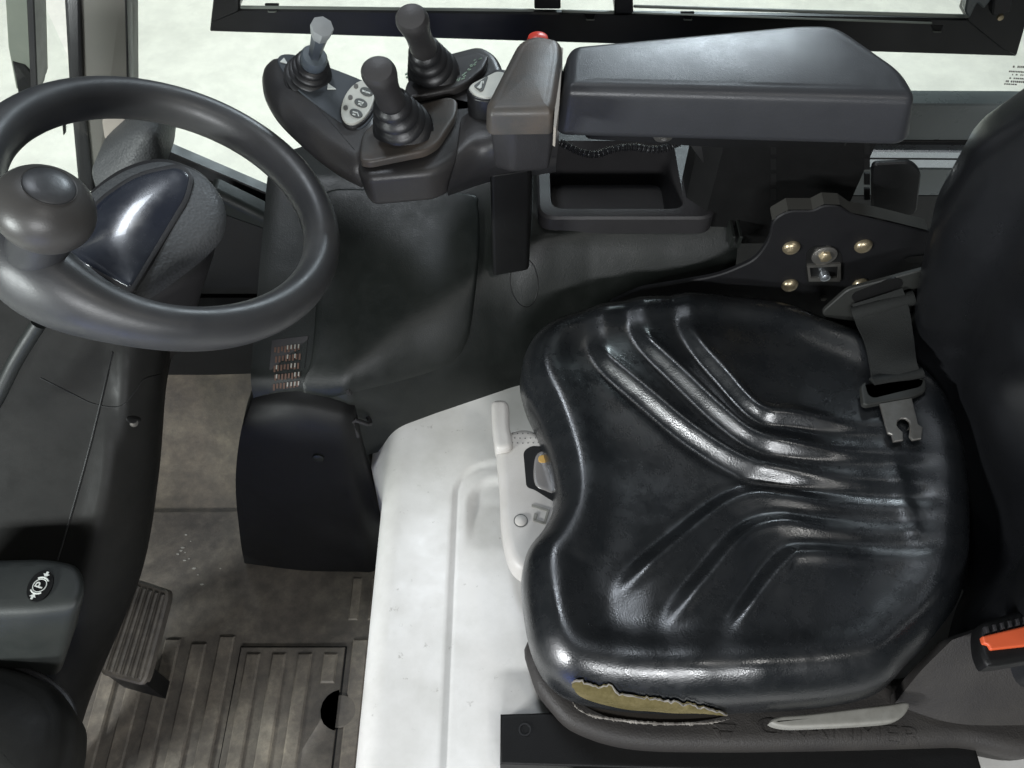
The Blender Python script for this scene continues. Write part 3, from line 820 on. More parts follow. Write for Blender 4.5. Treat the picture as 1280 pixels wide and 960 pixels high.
# dark post carrying the head
mk('post', *slab(pz(rp([(612, 220), (664, 212), (668, 150), (618, 155)], 6), .64), rnd(.003, .16)), M_BLACK, cu)
# near and far joystick plates
def plate(body_px, plate_px, z, r1, bh, names, m2, r2=8):
    mk(names[0], *slab(pz(rp(body_px, r1), z), rnd(.009, bh, .010, 5, .003)), M_CHAR, cu, sharp=55)
    mk('shadow_gap', *slab(pz(rp(plate_px, r2), z + .003), [(.003, 0), (.003, .004)]), M_BLACK, cu)
    mk(names[1], *slab(pz(rp(plate_px, r2), z + .011), rnd(.003, .008)), m2, cu)
plate([(442, 200), (446, 160), (476, 136), (566, 116), (600, 124), (604, 150), (575, 196), (545, 214), (455, 222)],
      [(449, 192), (452, 166), (478, 142), (560, 120), (572, 124), (571, 142), (548, 178), (532, 188), (462, 202), (450, 200)], .69, 16, .045, ('near_housing', 'near_plate'), M_CAP)
plate([(500, 112), (530, 72), (600, 54), (622, 66), (640, 110), (600, 140), (520, 150)],
      [(505, 116), (508, 102), (535, 76), (596, 64), (612, 70), (604, 86), (585, 102), (570, 110), (510, 122)], .69, 14, .040, ('far_housing', 'far_plate'), M_CHAR, 5)
# print on the far plate
a = Acc()
for k in range(9):
    t = k / 8; cx_, cy_ = 572 + 24 * t, 100 - 27 * t
    for _ in range(2):
        dx, dy = random.uniform(-3, 3), random.uniform(-2, 2); ln = random.uniform(2, 4.5)
        a.add(slab(pz([(cx_ + dx, cy_ + dy), (cx_ + dx + ln, cy_ + dy - 1.5), (cx_ + dx + ln, cy_ + dy - .5), (cx_ + dx, cy_ + dy + 1)], .7016), [(0, 0), (0, .0006)]))
for q in ([(506, 92), (514, 88), (515, 90), (507, 94)], [(507, 96), (513, 93), (514, 95), (508, 98)]):
    a.add(slab(pz(q, .7016), [(0, 0), (0, .0006)]))
o = a.mk('plate_print', M_GREENPRINT, cu, smooth=False); o['kind'] = 'stuff'
# wing on the left with membrane keys
WO = cr([(323, 92), (324, 76), (337, 65), (362, 64), (400, 75), (450, 96), (474, 112), (484, 140), (478, 172), (462, 196), (440, 204), (412, 192), (378, 168), (346, 138), (329, 112)], 90)
WZ = .695
mk('wing_housing', *slab(pz(WO, WZ), [(.020, .0), (.016, .0008), (.010, .0035), (.004, .009), (.001, .015), (0, .020), (.008, .036), (.016, .046)]), M_CHAR, cu, sharp=50)
mk('wing_inlay', *slab(pz(cr([(347, 78), (352, 68), (372, 69), (410, 83), (455, 101), (470, 114), (468, 140), (452, 160), (432, 156), (400, 134), (366, 106)], 60), WZ + .0012), [(.001, 0), (0, .0008), (0, .003)]), M_PANEL, cu)
a = Acc()
for q in ([(350, 77), (355, 72), (360, 80)], [(410, 104), (420, 111), (409, 111)], [(372, 104), (376, 106), (372, 108)]):
    a.add(slab(pz(q, WZ + .0022), [(0, 0), (0, .0008)]))
a.mk('arrow_print', M_PRINT, cu, smooth=False)['kind'] = 'stuff'
# oval membrane pad
def ell(cx_, cy_, ra, rb, ang, n=32):
    c, s = math.cos(R(ang)), math.sin(R(ang))
    return [(cx_ + ra * math.cos(t) * c - rb * math.sin(t) * s, cy_ + ra * math.cos(t) * s + rb * math.sin(t) * c) for t in [2 * math.pi * k / n for k in range(n)]]
mk('key_pad_rim', *slab(pz(ell(448, 129, 32, 20, -62), WZ + .004), rnd(.002, .010)), M_CHARD, cu)
kp = mk('key_pad', *slab(pz(ell(447, 127, 29.5, 18, -62), WZ + .0065), rnd(.0015, .005)), M_MEMB, cu)
KZ = WZ + .0065
for k, (bx, by) in enumerate([(458, 114), (451, 128), (445, 141)]):
    kb = mk('key', *slab(pz(ell(bx, by, 8.5, 5.0, 20, 24), KZ + .0012), rnd(.0007, .002)), M_ICON, kp)
    mk('key_dot', *slab(pz(ell(bx - 13, by - 6.5, 3, 3, 0, 12), KZ + .0006), [(0, 0), (0, .001)]), M_CHAR if False else M_STEEL, kp)
    a = Acc()
    if k == 0: ic = [[(453, 112), (457, 113.5), (456.5, 115), (452.5, 114)], [(458, 114), (463, 115.5), (462.5, 117), (457.5, 115.5)], [(456.5, 112.5), (458.5, 115.5), (457.6, 116.3), (455.5, 113.5)]]
    elif k == 1: ic = [[(448, 125.5), (452.5, 127), (452.2, 128.2), (447.7, 127)], [(448, 128.5), (453, 130), (452.6, 131.2), (447.6, 130)], [(453.5, 127), (455, 127.5), (451.5, 132), (450, 131.5)]]
    else: ic = [[(441, 138.5), (446, 140), (445.7, 141.2), (440.7, 140)], [(441, 141.5), (444.5, 143), (444, 144.2), (440.6, 143)], [(446, 139.5), (447.2, 140), (449, 145), (447.6, 145)]]
    for q in ic: a.add(slab(pz(q, KZ + .0018), [(0, 0), (0, .0005)]))
    a.mk('key_symbol', M_PRINT, kp, smooth=False)
# horn button
hb = rp([(582, 112), (588, 104), (622, 84), (640, 88), (625, 124), (606, 126), (590, 122)], [8, 6, 8, 8, 8, 8, 8])
horn = mk('horn_button', *slab(pz(hb, .724), rnd(.003, .030, .004)), M_RUBBER, cu)
mk('horn_face', *slab(pz(rp([(585, 110), (590, 104), (622, 88), (636, 92), (620, 120), (607, 122), (592, 117)], 6), .7262), rnd(.0012, .003)), M_MEMB, horn)
mk('horn_triangle', *slab(pz(rp([(592, 107), (609, 95), (610, 96), (604, 113), (600, 114)], 2), .7272), [(0, 0), (0, .0008)]), M_ICON, horn)
a = Acc()
for q in ([(596, 109), (600, 105), (602, 109), (600, 110.5)], [(600, 105), (601.5, 101), (602.6, 101.5), (602, 109)], [(603, 101), (605, 101), (604.5, 104), (603.3, 104)]):
    a.add(slab(pz(q, .7279), [(0, 0), (0, .0005)]))
a.mk('horn_symbol', M_PRINT, horn, smooth=False)
# red stop button behind the cap
rb_ = root('stop_button', az(672, 46, .70), 'red round button showing over the back of the wrist cap', 'button')
mk('button_cap', *lathe([(.0125, 0), (.0125, .012), (.011, .016), (.006, .019), (.0001, .0195)], az(672, 62, .690), n=28), M_RED, rb_)
mk('button_stem', *lathe([(.011, -.06), (.011, .0)], az(672, 62, .690), n=20), M_CHARD, rb_)

# joysticks: rubber bellows and a waisted knob
def bellows(base, axis, r0, r1, h, n):
    pr = [(r0 * 1.04, -.004), (r0 * 1.04, 0)]
    for i in range(n):
        t = i / n; ro_ = r0 + (r1 - r0) * t; rn = ro_ * .66; z = h * t; dz = h / n
        for k in range(7):
            a_ = math.pi * k / 6
            pr.append((rn + (ro_ - rn) * math.sin(a_), z + dz * .74 * k / 6))
    pr.append((r1 * .8, h)); pr.append((.0001, h + .001))
    return lathe(pr, base, axis, 36)
def joystick(bpx, tpx, z, r0, label):
    b_ = az(*bpx, z)
    t_ = az(tpx[0], tpx[1], z + .116)
    ax = (t_ - b_).normalized(); Lh = (t_ - b_).length
    j = root('joystick', b_, label, 'joystick', 'rubber booted joysticks on the control unit')
    mk('boot', *bellows(b_, ax, r0, r0 * .50, .069, 4), M_RUBBER, j)
    k0 = .067
    kn = [(.0128, k0 - .006), (.0146, k0 - .001), (.0150, k0 + .004), (.0143, k0 + .014), (.0138, k0 + .024), (.0143, k0 + .034), (.0156, k0 + .044), (.0168, k0 + .052), (.0172, k0 + .057), (.0166, k0 + .061), (.0140, k0 + .0645), (.008, k0 + .066), (.0001, k0 + .0665)]
    s_ = (Lh - k0) / .0665
    mk('knob', *lathe([(r * .93, k0 + (h - k0) * s_) for r, h in kn], b_, ax, 36, .9), M_KNOB, j)
    return j
joystick((504, 162), (471, 85), .701, .0305, 'charcoal joystick with waisted knob on the nearer, lower control plate')
joystick((542, 92), (513, 19), .701, .028, 'charcoal joystick with waisted knob on the farther plate, against the window frame')
mj = root('mini_joystick', az(386, 96, WZ), 'small joystick with pale grey stick on the wing beside the key pad', 'joystick')
b_ = az(386, 97, WZ + .001); t_ = az(403, 33, WZ + .085); ax = (t_ - b_).normalized(); Lh = (t_ - b_).length
mk('boot', *bellows(b_, ax, .026, .0155, .034, 4), M_RUBBER, mj)
mk('collar', *lathe([(.0135, .032), (.0140, .033), (.0140, .042), (.012, .045), (.0001, .046)], b_, ax, 28), mat('slate blue collar', (.10, .12, .135), .45), mj)
mk('stick', *lathe([(.0065, .044), (.0065, .050), (.0085, Lh - .018), (.0085, Lh - .016)], b_, ax, 6), mat('slate blue stick', (.07, .082, .095), .45), mj)
mk('stick_cap', *lathe([(.0088, Lh - .017), (.0092, Lh - .016), (.0118, Lh - .002), (.0112, Lh), (.0001, Lh + .001)], b_, ax, 8), mat('pale grey cap', (.24, .25, .25), .5), mj)

# ------------------------------------------------------------------ bracket plate behind the seat with rivets
br = root('armrest_bracket', (.32, .70, .42), 'black steel bracket plate with four brass rivets behind the cushion', 'bracket')
BY = .705
bo = rp([(760, 380), (800, 362), (900, 345), (945, 325), (962, 300), (966, 275), (985, 264), (1016, 264), (1030, 257), (1050, 258), (1064, 268), (1160, 290), (1200, 296), (1200, 400), (1040, 430), (900, 420), (760, 400)], [20, 8, 40, 30, 15, 12, 12, 6, 10, 10, 8, 8, 5, 5, 5, 5, 5], 6)
mk('plate', *slab(py_(bo, BY), [(.0015, 0), (0, .0015), (0, .006)], up=(0, -1, 0)), M_BRKT, br, sharp=30)
fl = [(966, 268), (985, 257), (1016, 257), (1030, 250), (1050, 251), (1064, 261), (1100, 268), (1160, 283)]
fa = [ay(p[0], p[1] + 5, BY + .001) for p in fl]
fb = [p + Vector((0, .017, .002)) for p in fa]
fv, ff = rings([[x for x in fa], [x for x in fb], [x + Vector((0, 0, -.003)) for x in fb], [x + Vector((0, 0, -.003)) for x in fa]], False, False, False)
mk('flange', fv, ff, M_FLANGE, br, sharp=30)
first = None
for q in ((989, 309), (1079, 307), (987, 356), (1076, 355)):
    p = ay(*q, BY)
    if first is None:
        first = mk('rivet', *lathe([(.0105, 0), (.0105, .001), (.0090, .004), (.0055, .006), (.0001, .0066)], p, (0, -1, 0), 20), M_BRASS, br); fp = p
    else:
        o = first.copy(); COL.objects.link(o); o.parent = br; o.location = first.location + (p - fp)
mk('adjuster_slot', *slab(py_(rp([(1008, 316), (1016, 308), (1042, 308), (1052, 318), (1053, 350), (1044, 357), (1012, 357), (1007, 348)], 5), BY - .001), [(0, 0), (0, .002)], up=(0, -1, 0)), M_FRAME, br)
mk('washer', *lathe([(.0150, 0), (.0150, .003), (.012, .004), (.0001, .004)], ay(1030, 318, BY), (0, -1, 0), 24), M_STEEL, br)
mk('bolt_head', *lathe([(.0075, .003), (.0075, .008), (.006, .009), (.0001, .009)], ay(1030, 317, BY), (0, -1, .1), 6), M_BRASS, br)
a = Acc()
for q in ([(1009, 332), (1051, 330), (1051, 333), (1009, 335)], [(1011, 348), (1050, 348), (1050, 352), (1011, 352)], [(1009, 333), (1012, 333), (1014, 350), (1011, 350)], [(1048, 331), (1051, 331), (1051, 350), (1047, 350)]):
    a.add(slab(py_(q, BY - .004), [(0, 0), (0, .004)], up=(0, -1, 0)))
a.mk('spring_clip', M_STEEL, br)
mk('clip_pin', *lathe([(.0065, 0), (.006, .008), (.003, .010), (.0001, .0103)], ay(1030, 342, BY), (0, -1, 0), 18), M_ALU, br)
mk('small_nut', *lathe([(.004, 0), (.004, .004), (.0001, .0045)], ay(1029, 371, BY), (0, -1, 0), 6), M_STEEL, br)
mk('slot_edge', *slab(py_(rp([(1130, 325), (1135, 321), (1180, 317), (1180, 324), (1137, 329)], 3), BY - .0008), [(0, 0), (0, .002)], up=(0, -1, 0)), M_FRAME, br)

# ------------------------------------------------------------------ seat belt with anchor plate and tongue
sb = root('seat_belt', (.36, .6, .47), 'black lap belt strap with steel tongue lying on the right rear of the cushion', 'seat belt')
BA = .645
ap = rp([(1026, 392), (1060, 362), (1100, 352), (1160, 336), (1190, 336), (1190, 400), (1165, 415), (1150, 440), (1080, 436), (1050, 418)], 8)
mk('anchor_plate', *slab(py_(ap, BA), [(.0012, 0), (0, .0012), (0, .005)], up=(0, -1, 0)), M_GPLATE, sb)
mk('belt_slot', *slab(py_(rp([(1064, 372), (1068, 366), (1118, 347), (1128, 350), (1128, 358), (1072, 382)], 5), BA - .001), [(0, 0), (0, .002)], up=(0, -1, 0)), M_FRAME, sb)
for q in ((1067, 428), (1139, 394)):
    mk('plate_rivet', *lathe([(.004, 0), (.0035, .002), (.0001, .003)], ay(*q, BA), (0, -1, 0), 14), M_STEEL, sb)
def cp(px, py, off): # on the cushion
    h_ = hit(px, py, bvh_c, off)
    return h_ if h_ is not None else az(px, py, .50)
wa = [ay(1066, 380, BA - .004), ay(1070, 402, BA - .022), cp(1078, 436, .016), cp(1083, 466, .014), cp(1088, 488, .010)]
wb = [ay(1128, 360, BA - .004), ay(1136, 384, BA - .022), cp(1142, 421, .016), cp(1146, 452, .014), cp(1149, 474, .010)]
wg = [[a_, (a_ + b_) / 2 + Vector((0, -.001, .001)), b_] for a_, b_ in zip(wa, wb)]
mk('strap', *patch(wg, 30, 10, .003, (0, .5, -.8)), M_WEB, sb)
mk('strap_fold', *tube([ay(1066, 392, BA - .010), ay(1100, 383, BA - .012), ay(1142, 372, BA - .010)], .009, 12), M_WEB, sb)
mk('strap_end_loop', *tube([cp(1086, 486, .011), cp(1118, 480, .011), cp(1150, 473, .011)], .0058, 12), M_WEB, sb)
TZ = cp(1118, 495, .012).z
mk('tongue_body', *slab(pz(rp([(1076, 482), (1082, 476), (1090, 494), (1148, 480), (1150, 470), (1158, 474), (1158, 488), (1140, 496), (1084, 506), (1079, 504)], 4), TZ), rnd(.002, .007)), M_GPLATE, sb)
tg = [(1100, 504), (1140, 497), (1148, 530), (1154, 534), (1152, 548), (1141, 550), (1137, 545), (1138, 535)]
nc_ = []
for k in range(11):
    t = R(60 - 300 * k / 10); nc_.append((1129.5 + 8.5 * math.cos(t), 530 - 7.5 * math.sin(t)))
tg += nc_[::-1][0:0] + [(1134, 537)] + [(1129.5 + 8.5 * math.cos(R(a_)), 530 + 7.5 * math.sin(R(a_))) for a_ in (50, 10, -30, -70, -110, -150, -190, -230)] + [(1129, 540), (1129, 550), (1117, 552), (1115, 543), (1110, 541)]
mk('tongue', *slab(pz(tg, TZ - .001), [(.0008, 0), (0, .0008), (0, .0028)]), M_STEEL, sb)

# buckle with the orange release button
bu = root('belt_buckle', az(1260, 810, .47), 'black seat belt buckle with orange release button at the left rear of the cushion', 'buckle')
QZ = .505
bo = cr([(1226, 783), (1240, 773), (1290, 760), (1350, 752), (1350, 815), (1300, 823), (1242, 832), (1232, 826), (1226, 808)], 70)
mk('buckle_body', *slab(pz(bo, QZ), rnd(.005, .022, .004)), M_BLACK, bu)
mk('release_button', *slab(pz(rp([(1228, 795), (1350, 766), (1350, 800), (1239, 812), (1236, 806), (1230, 804)], 2), QZ + .0035), rnd(.0015, .006)), M_ORANGE, bu)
for k in range(9):
    x = 1231 + k * 9.6; y = 783 - k * 2.4
    mk('grip_rib', *slab(pz([(x, y), (x + 4.5, y - 1.2), (x + 6.5, y + 7), (x + 1.8, y + 8.5)], QZ + .004), rnd(.001, .006)), M_CHARD, bu)

# ------------------------------------------------------------------ steering wheel
WC = Vector((-.325, .588, .705)); WT, WX, WR = .50, -.075, .148
e1 = Vector((math.cos(WT), 0, -math.sin(WT))); e2 = Vector((0, math.cos(WX), math.sin(WX))); wn = e1.cross(e2).normalized()
sw = root('steering_wheel', WC, 'grey black steering wheel with a spinner knob, left of the control unit', 'steering wheel')
NW = 128
path = [WC + e1 * WR * math.cos(2 * math.pi * k / NW) + e2 * WR * math.sin(2 * math.pi * k / NW) for k in range(NW)]
TK = R(240) # where the rim swells into the knob socket
def rimrad(i):
    a_ = 2 * math.pi * i / NW; dd = abs((a_ - TK + math.pi) % (2 * math.pi) - math.pi)
    s_ = math.exp(-(dd / .42) ** 2)
    return .0180 + .011 * s_, .0220 + .018 * s_
v_, f_ = [], []
rsx = []
for i in range(NW):
    t = (path[(i + 1) % NW] - path[i - 1]).normalized(); rad = (path[i] - WC).normalized()
    ra, rb2 = rimrad(i)
    rsx.append([path[i] + rad * ra * math.cos(2 * math.pi * k / 28) + wn * rb2 * math.sin(2 * math.pi * k / 28) for k in range(28)])
v_, f_ = rings(rsx, True, False, False)
for k in range(28): f_.append(((NW - 1) * 28 + k, (NW - 1) * 28 + (k + 1) % 28, (k + 1) % 28, k))
mk('rim', v_, f_, M_RIM, sw, sharp=80)
sp0 = path[int(TK / (2 * math.pi) * NW)]
mk('spoke', *tube([sp0 - wn * .010, sp0.lerp(WC, .18) - wn * .062, sp0.lerp(WC, .55) - wn * .095, WC - wn * .10], (.024, .011), 16), M_RIM, sw)
# spinner knob on its socket
kb = WC + e1 * WR * math.cos(TK) + e2 * WR * math.sin(TK)
kt = az(56, 262, kb.z + .066)
ax = (kt - kb).normalized(); Lk = (kt - kb).length
sk = root('spinner_knob', kb, 'round brown grey spinner knob standing on the near left of the steering wheel rim', 'knob')
mk('collar', *lathe([(.024, -.010), (.0235, .012), (.0225, .013), (.0225, .0145), (.0228, .0155), (.0215, Lk - .02), (.020, Lk)], kb, ax, 40), M_RIM, sk)
rs_ = [(.0001, -.030)] + [(.0355 * math.cos(t) ** .85, .0285 * math.sin(t)) for t in np.linspace(-1.5, 1.12, 26)]
rs_ += [(.0185, .0262), (.0178, .0248)]
mk('ball', *lathe([(r, Lk + h) for r, h in rs_], kb, ax, 56), M_SPIN, sk, sharp=60)
mk('ball_cap', *lathe([(.0178, Lk + .0240), (.0176, Lk + .0262), (.0165, Lk + .0272), (.008, Lk + .0285), (.0001, Lk + .0290)], kb, ax, 44), M_RIM, sk)

# ------------------------------------------------------------------ steering column with display cowl
colm = root('steering_column', (-.36, .62, .0), 'dark steering column with a grained cowl and blue black display inside the wheel', 'steering column')
def tilt(px, py, h): # plane of the display, rising to the front
    p0 = az(190, 275, .70); n_ = Vector((.20, -.18, .96)).normalized()
    v = ray(px, py); return CAMP + v * ((p0 + n_ * h - CAMP).dot(n_) / v.dot(n_))
DN_ = Vector((.20, -.18, .96)).normalized()
CO = [(60, 322), (90, 255), (140, 212), (195, 194), (240, 204), (268, 225), (280, 255), (270, 290), (225, 330), (166, 366), (120, 352), (78, 334)]
co = [tilt(p[0], p[1], 0) for p in cr(CO, 110)]
mk('cowl', *slab(co, [(.016, -.0005), (.010, .001), (.005, .004), (.0015, .009), (0, .015), (0, .020)], up=DN_, crown=.006), M_COWL, colm, sharp=70)
cl_ = [tilt(p[0], p[1], -.022) for p in cr([(66, 326), (95, 260), (142, 216), (195, 198), (238, 208), (264, 228), (276, 257), (266, 292), (224, 330), (166, 366), (120, 354), (80, 338)], 110)]
mk('cowl_lower', *slab(cl_, [(.001, 0), (0, .001), (.004, .06), (.018, .15), (.03, .24)], up=Vector((.32, -.10, .94))), M_CHARD, colm, sharp=60)
DI = rp([(76, 314), (120, 252), (172, 218), (222, 208), (238, 218), (232, 245), (205, 290), (163, 360)], [6, 60, 60, 24, 18, 40, 60, 6], 8)
di = [tilt(p[0], p[1], .0075) for p in dens(DI, 14)]
mk('display_bezel', *slab([tilt(p[0], p[1], .0068) for p in dens(rp([(72, 315), (118, 249), (170, 214), (224, 203), (243, 217), (237, 248), (209, 294), (165, 365)], [6, 60, 60, 24, 18, 40, 60, 6], 8), 14)], [(.002, 0), (0, .001), (0, .006)], up=DN_), M_CHARD, colm)
mk('display_lens', *slab(di, [(.0015, 0), (0, .001), (0, .004)], up=DN_, crown=.0065), M_DISP, colm, sharp=70)
mk('cowl_front_band', *slab([tilt(p[0], p[1], .002) for p in [(70, 334), (78, 326), (170, 368), (176, 376), (160, 386), (100, 366)]], [(.002, 0), (0, .002), (0, .05)], up=DN_), M_CHAR, colm)
# ------------------------------------------------------------------ dashboard housing, left foreground
dash = root('dashboard_housing', (-.62, .4, 0), 'dark plastic dashboard housing under the steering wheel, with a seam and a key switch', 'dashboard')
DG = [[(-170, 330, .62), (0, 372, .60), (145, 392, .58), (182, 396, .57), (212, 400, .54), (226, 400, .40)],
      [(-170, 480, .55), (0, 475, .54), (128, 470, .53), (160, 480, .525), (203, 482, .48), (208, 482, .34)],
      [(-170, 600, .47), (-20, 600, .46), (104, 596, .45), (146, 600, .44), (194, 600, .37), (196, 600, .22)],
      [(-170, 720, .38), (-20, 720, .37), (74, 716, .365), (124, 720, .35), (172, 722, .27), (172, 722, .14)],
      [(-170, 850, .30), (-20, 850, .29), (40, 850, .285), (80, 850, .265), (114, 860, .20), (110, 880, .05)],
      [(-170, 1010, .22), (-20, 1010, .22), (20, 1010, .22), (50, 1010, .20), (74, 1010, .12), (60, 1010, .0)]]
dg = [[az(*q) for q in row] for row in DG]
dv, df = patch(dg, 70, 60)
mk('housing_panel', dv, df, M_DASH, dash, sharp=80)
bvh_d = BVHTree.FromPolygons([Vector(v) for v in dv], df)
def seam(pts, r, name):
    q = [hit(p[0], p[1], bvh_d, .0002) for p in cr(pts, 40, False)]
    q = [x for x in q if x is not None]
    return mk(name, *tube(q, r, 6), M_FRAME, dash)
seam([(141, 440), (128, 495), (112, 560), (90, 640), (72, 700)], .0011, 'panel_seam')
seam([(50, 472), (90, 492), (118, 505), (150, 508), (168, 490), (180, 474), (200, 468)], .0006, 'cross_seam')
ks = hit(167, 524, bvh_d, .0); 
if ks is not None:
    mk('key_switch', *lathe([(.0085, -.002), (.0085, .001), (.006, .002), (.0001, .0022)], ks, (.85, -.2, .5), 20, .6), M_FRAME, dash)
    mk('key_plug', *lathe([(.0045, .001), (.004, .0035), (.0001, .004)], hit(167, 529, bvh_d, .0), (.6, -.4, .7), 16), M_STEEL, dash)
edge = [az(-30, 540, .545), az(-5, 500, .57), az(20, 450, .60), az(48, 405, .63)]
mk('lit_edge', *tube(cr(edge, 24, False), .007, 12), M_POD, dash)  # lighter green-grey bar standing in for light along the housing edge
# parking brake pod
pod = root('brake_pod', az(30, 730, .35), 'green grey pod with the round parking brake symbol P, bottom left', 'switch pod')
ZP = .44
PODO = rp([(-90, 698), (60, 694), (100, 702), (110, 730), (98, 758), (50, 764), (-90, 768)], [4, 30, 26, 20, 16, 30, 4], 6)
mk('pod_body', *slab([az(*p, ZP) for p in dens(PODO, 12)], [(.011, -.0005), (.007, 0), (.003, .0025), (.0007, .006), (0, .014), (0, .06), (.004, .13)], crown=.0015, up=Vector((.42, .30, .86))), M_POD, pod, sharp=60)
ic = az(50, 732, ZP + .003)
mk('symbol_disc', *slab([ic + Vector((.0125 * math.cos(t), .0165 * math.sin(t), 0)) for t in [2 * math.pi * k / 32 for k in range(32)]], [(0, 0), (0, .002)]), M_BLACK, pod)
xd = Vector((.26, .96, 0)).normalized()
Mx = frame(ic + Vector((0, 0, .0006)), xd, (0, 0, 1))
text('P', .0125, Mx, M_PRINT, pod, 'letter')
a = Acc()
a.add(tube([Mx @ Vector((.0068 * math.cos(t), .0068 * math.sin(t), 0)) for t in [2 * math.pi * k / 32 for k in range(32)]], .0005, 6, closed=True))
for sg in (-1, 1):
    arc = [Mx @ Vector((sg * .0086 * math.cos(t), .0086 * math.sin(t), 0)) for t in np.linspace(-.75, .75, 12)]
    a.add(tube(arc, .0009, 6))
    a.add(slab([Mx @ Vector((sg * x, y, .0003)) for x, y in ((.0088, 0), (.0125, .0035), (.0125, .0012), (.0150, .0012), (.0150, -.0012), (.0125, -.0012), (.0125, -.0035))], [(0, 0), (0, .0004)], up=(0, 0, 1)))
a.mk('brake_symbol', M_PRINT, pod, smooth=False)
# lower pod
lpod = root('lower_cover', az(10, 900, .2), 'dark domed plastic cover below the brake pod in the bottom left corner', 'cover')
LP = rp([(-90, 822), (5, 828), (62, 852), (86, 884), (84, 930), (60, 1010), (-90, 1010)], [4, 40, 30, 30, 40, 10, 4], 6)
mk('cover_shell', *slab([az(*p, .375) for p in dens(LP, 12)], [(.014, .0), (.009, .002), (.005, .006), (.001, .014), (.002, .03), (.010, .07)], crown=.014), M_DASH, lpod, sharp=70)
mk('cover_bead', *tube([az(p[0], p[1], .345) for p in cr([(-60, 822), (8, 830), (62, 853), (90, 885), (88, 930), (66, 1000)], 50, False)], .0035, 8), M_CHAR, lpod)

# ------------------------------------------------------------------ pedal
pd = root('pedal', (-.5, .43, .0), 'worn ribbed rubber pedal beside the dashboard housing', 'pedal')
pc = [az(164, 722, .135), az(212, 738, .135), az(180, 858, .10), az(122, 842, .10)]
u_ = (pc[1] - pc[0]); 
pn = (pc[1] - pc[0]).cross(pc[3] - pc[0]).normalized()
if pn.z < 0: pn = -pn
def pq(s_, t_, h=0): # s across, t along
    return (pc[0] * (1 - s_) + pc[1] * s_) * (1 - t_) + (pc[3] * (1 - s_) + pc[2] * s_) * t_ + pn * h
pts = [pq(s_, t_) for s_, t_ in rp([(0, 0), (1, 0), (1, 1), (0, 1)], .14)]
mk('pedal_plate', *slab(pts, [(.003, 0), (0, .003), (0, .016)], up=pn), M_MAT, pd)
for k in range(6):
    s0 = .06 + k * .155
    mk('tread', *slab([pq(s0, .06, .005), pq(s0 + .09, .06, .005), pq(s0 + .09, .95, .005), pq(s0, .95, .005)], [(.002, 0), (0, .002), (0, .006)], up=pn), M_MAT, pd)
mk('pedal_arm', *tube([pq(.4, .5, -.014), pq(.2, .4, -.05), Vector((-.62, .42, .01))], .014, 10), M_BLACK, pd)
mk('pedal_block', *slab([pq(.03, .80, -.010), pq(.97, .80, -.010), pq(.97, .985, -.010), pq(.03, .985, -.010)], [(0, 0), (0, .075)]), M_BLACK, pd)

# ------------------------------------------------------------------ side window: lower channel, frame bars, pane, sticker
YW = .965
win_ = root('side_window', (.1, YW, .40), 'black framed sliding side window behind the armrest', 'window')
def bar(name, px, y, th, m, up=(0, -1, 0), r=2):
    return mk(name, *slab(py_(rp(px, r, 2), y), [(.002, 0), (0, .002), (0, th)], up=up), m, win_, sharp=30)
bar('lower_channel', [(262, 40), (265, 12), (300, 12), (668, 16), (1212, 24), (1262, 26), (1271, 71)], YW, .008, M_FRAME)
bar('corner_bar', [(263, 30), (270, -30), (302, -30), (299, 15)], YW - .004, .03, M_FRAME)
bar('corner_bar', [(1208, 26), (1224, -30), (1300, -30), (1271, 71), (1250, 60)], YW - .004, .03, M_FRAME)
bar('mullion', [(668, 12), (668, -30), (700, -30), (701, 12)], YW - .006, .03, M_FRAME)
bar('mullion', [(768, 18), (768, -30), (790, -30), (792, 18)], YW - .006, .03, M_FRAME)
bar('glazing_bead', [(300, 12), (300, 9), (668, 13), (668, 16)], YW - .007, .004, M_EDGE)
bar('glazing_bead', [(792, 11), (792, 8), (1212, 20), (1212, 24)], YW - .007, .004, M_EDGE)
bar('glazing_bead', [(702, 17), (702, 14), (768, 16), (768, 19)], YW - .007, .004, M_EDGE)
bar('channel_edge', [(792, 18), (792, 16.5), (1166, 29), (1166, 31)], YW - .005, .003, M_EDGE)
for x, y in ((738, 22), (860, 22), (1172, 37), (340, 12)):
    bar('drain_notch', [(x - 10, y - 6), (x + 9, y - 6), (x + 5, y + 4), (x - 5, y + 4)], YW - .001, .004, M_BLACK)
    bar('notch_edge', [(x - 6, y + 3), (x + 6, y + 3), (x + 5, y + 5), (x - 5, y + 5)], YW - .003, .004, M_EDGE)
# latch at the right corner
bar('latch_plate', [(1206, 14), (1214, -24), (1236, -24), (1240, 0), (1230, 12), (1222, 4), (1212, 24)], YW - .018, .012, M_SILL)
bar('latch_block', [(1240, 20), (1244, -20), (1268, -20), (1264, 16)], YW - .022, .014, M_CHARD)
mk('latch_screw', *lathe([(.004, 0), (.0035, .003), (.0001, .0035)], ay(1250, 21, YW - .02), (0, -1, 0), 14), M_BRASS, win_)
gp = mk('pane', *slab(py_([(150, -60), (1500, -40), (1500, 190), (900, 230), (340, 262), (170, 196)], YW + .012), [(0, 0), (0, .004)], up=(0, -1, 0)), M_GLASS, win_, smooth=False)
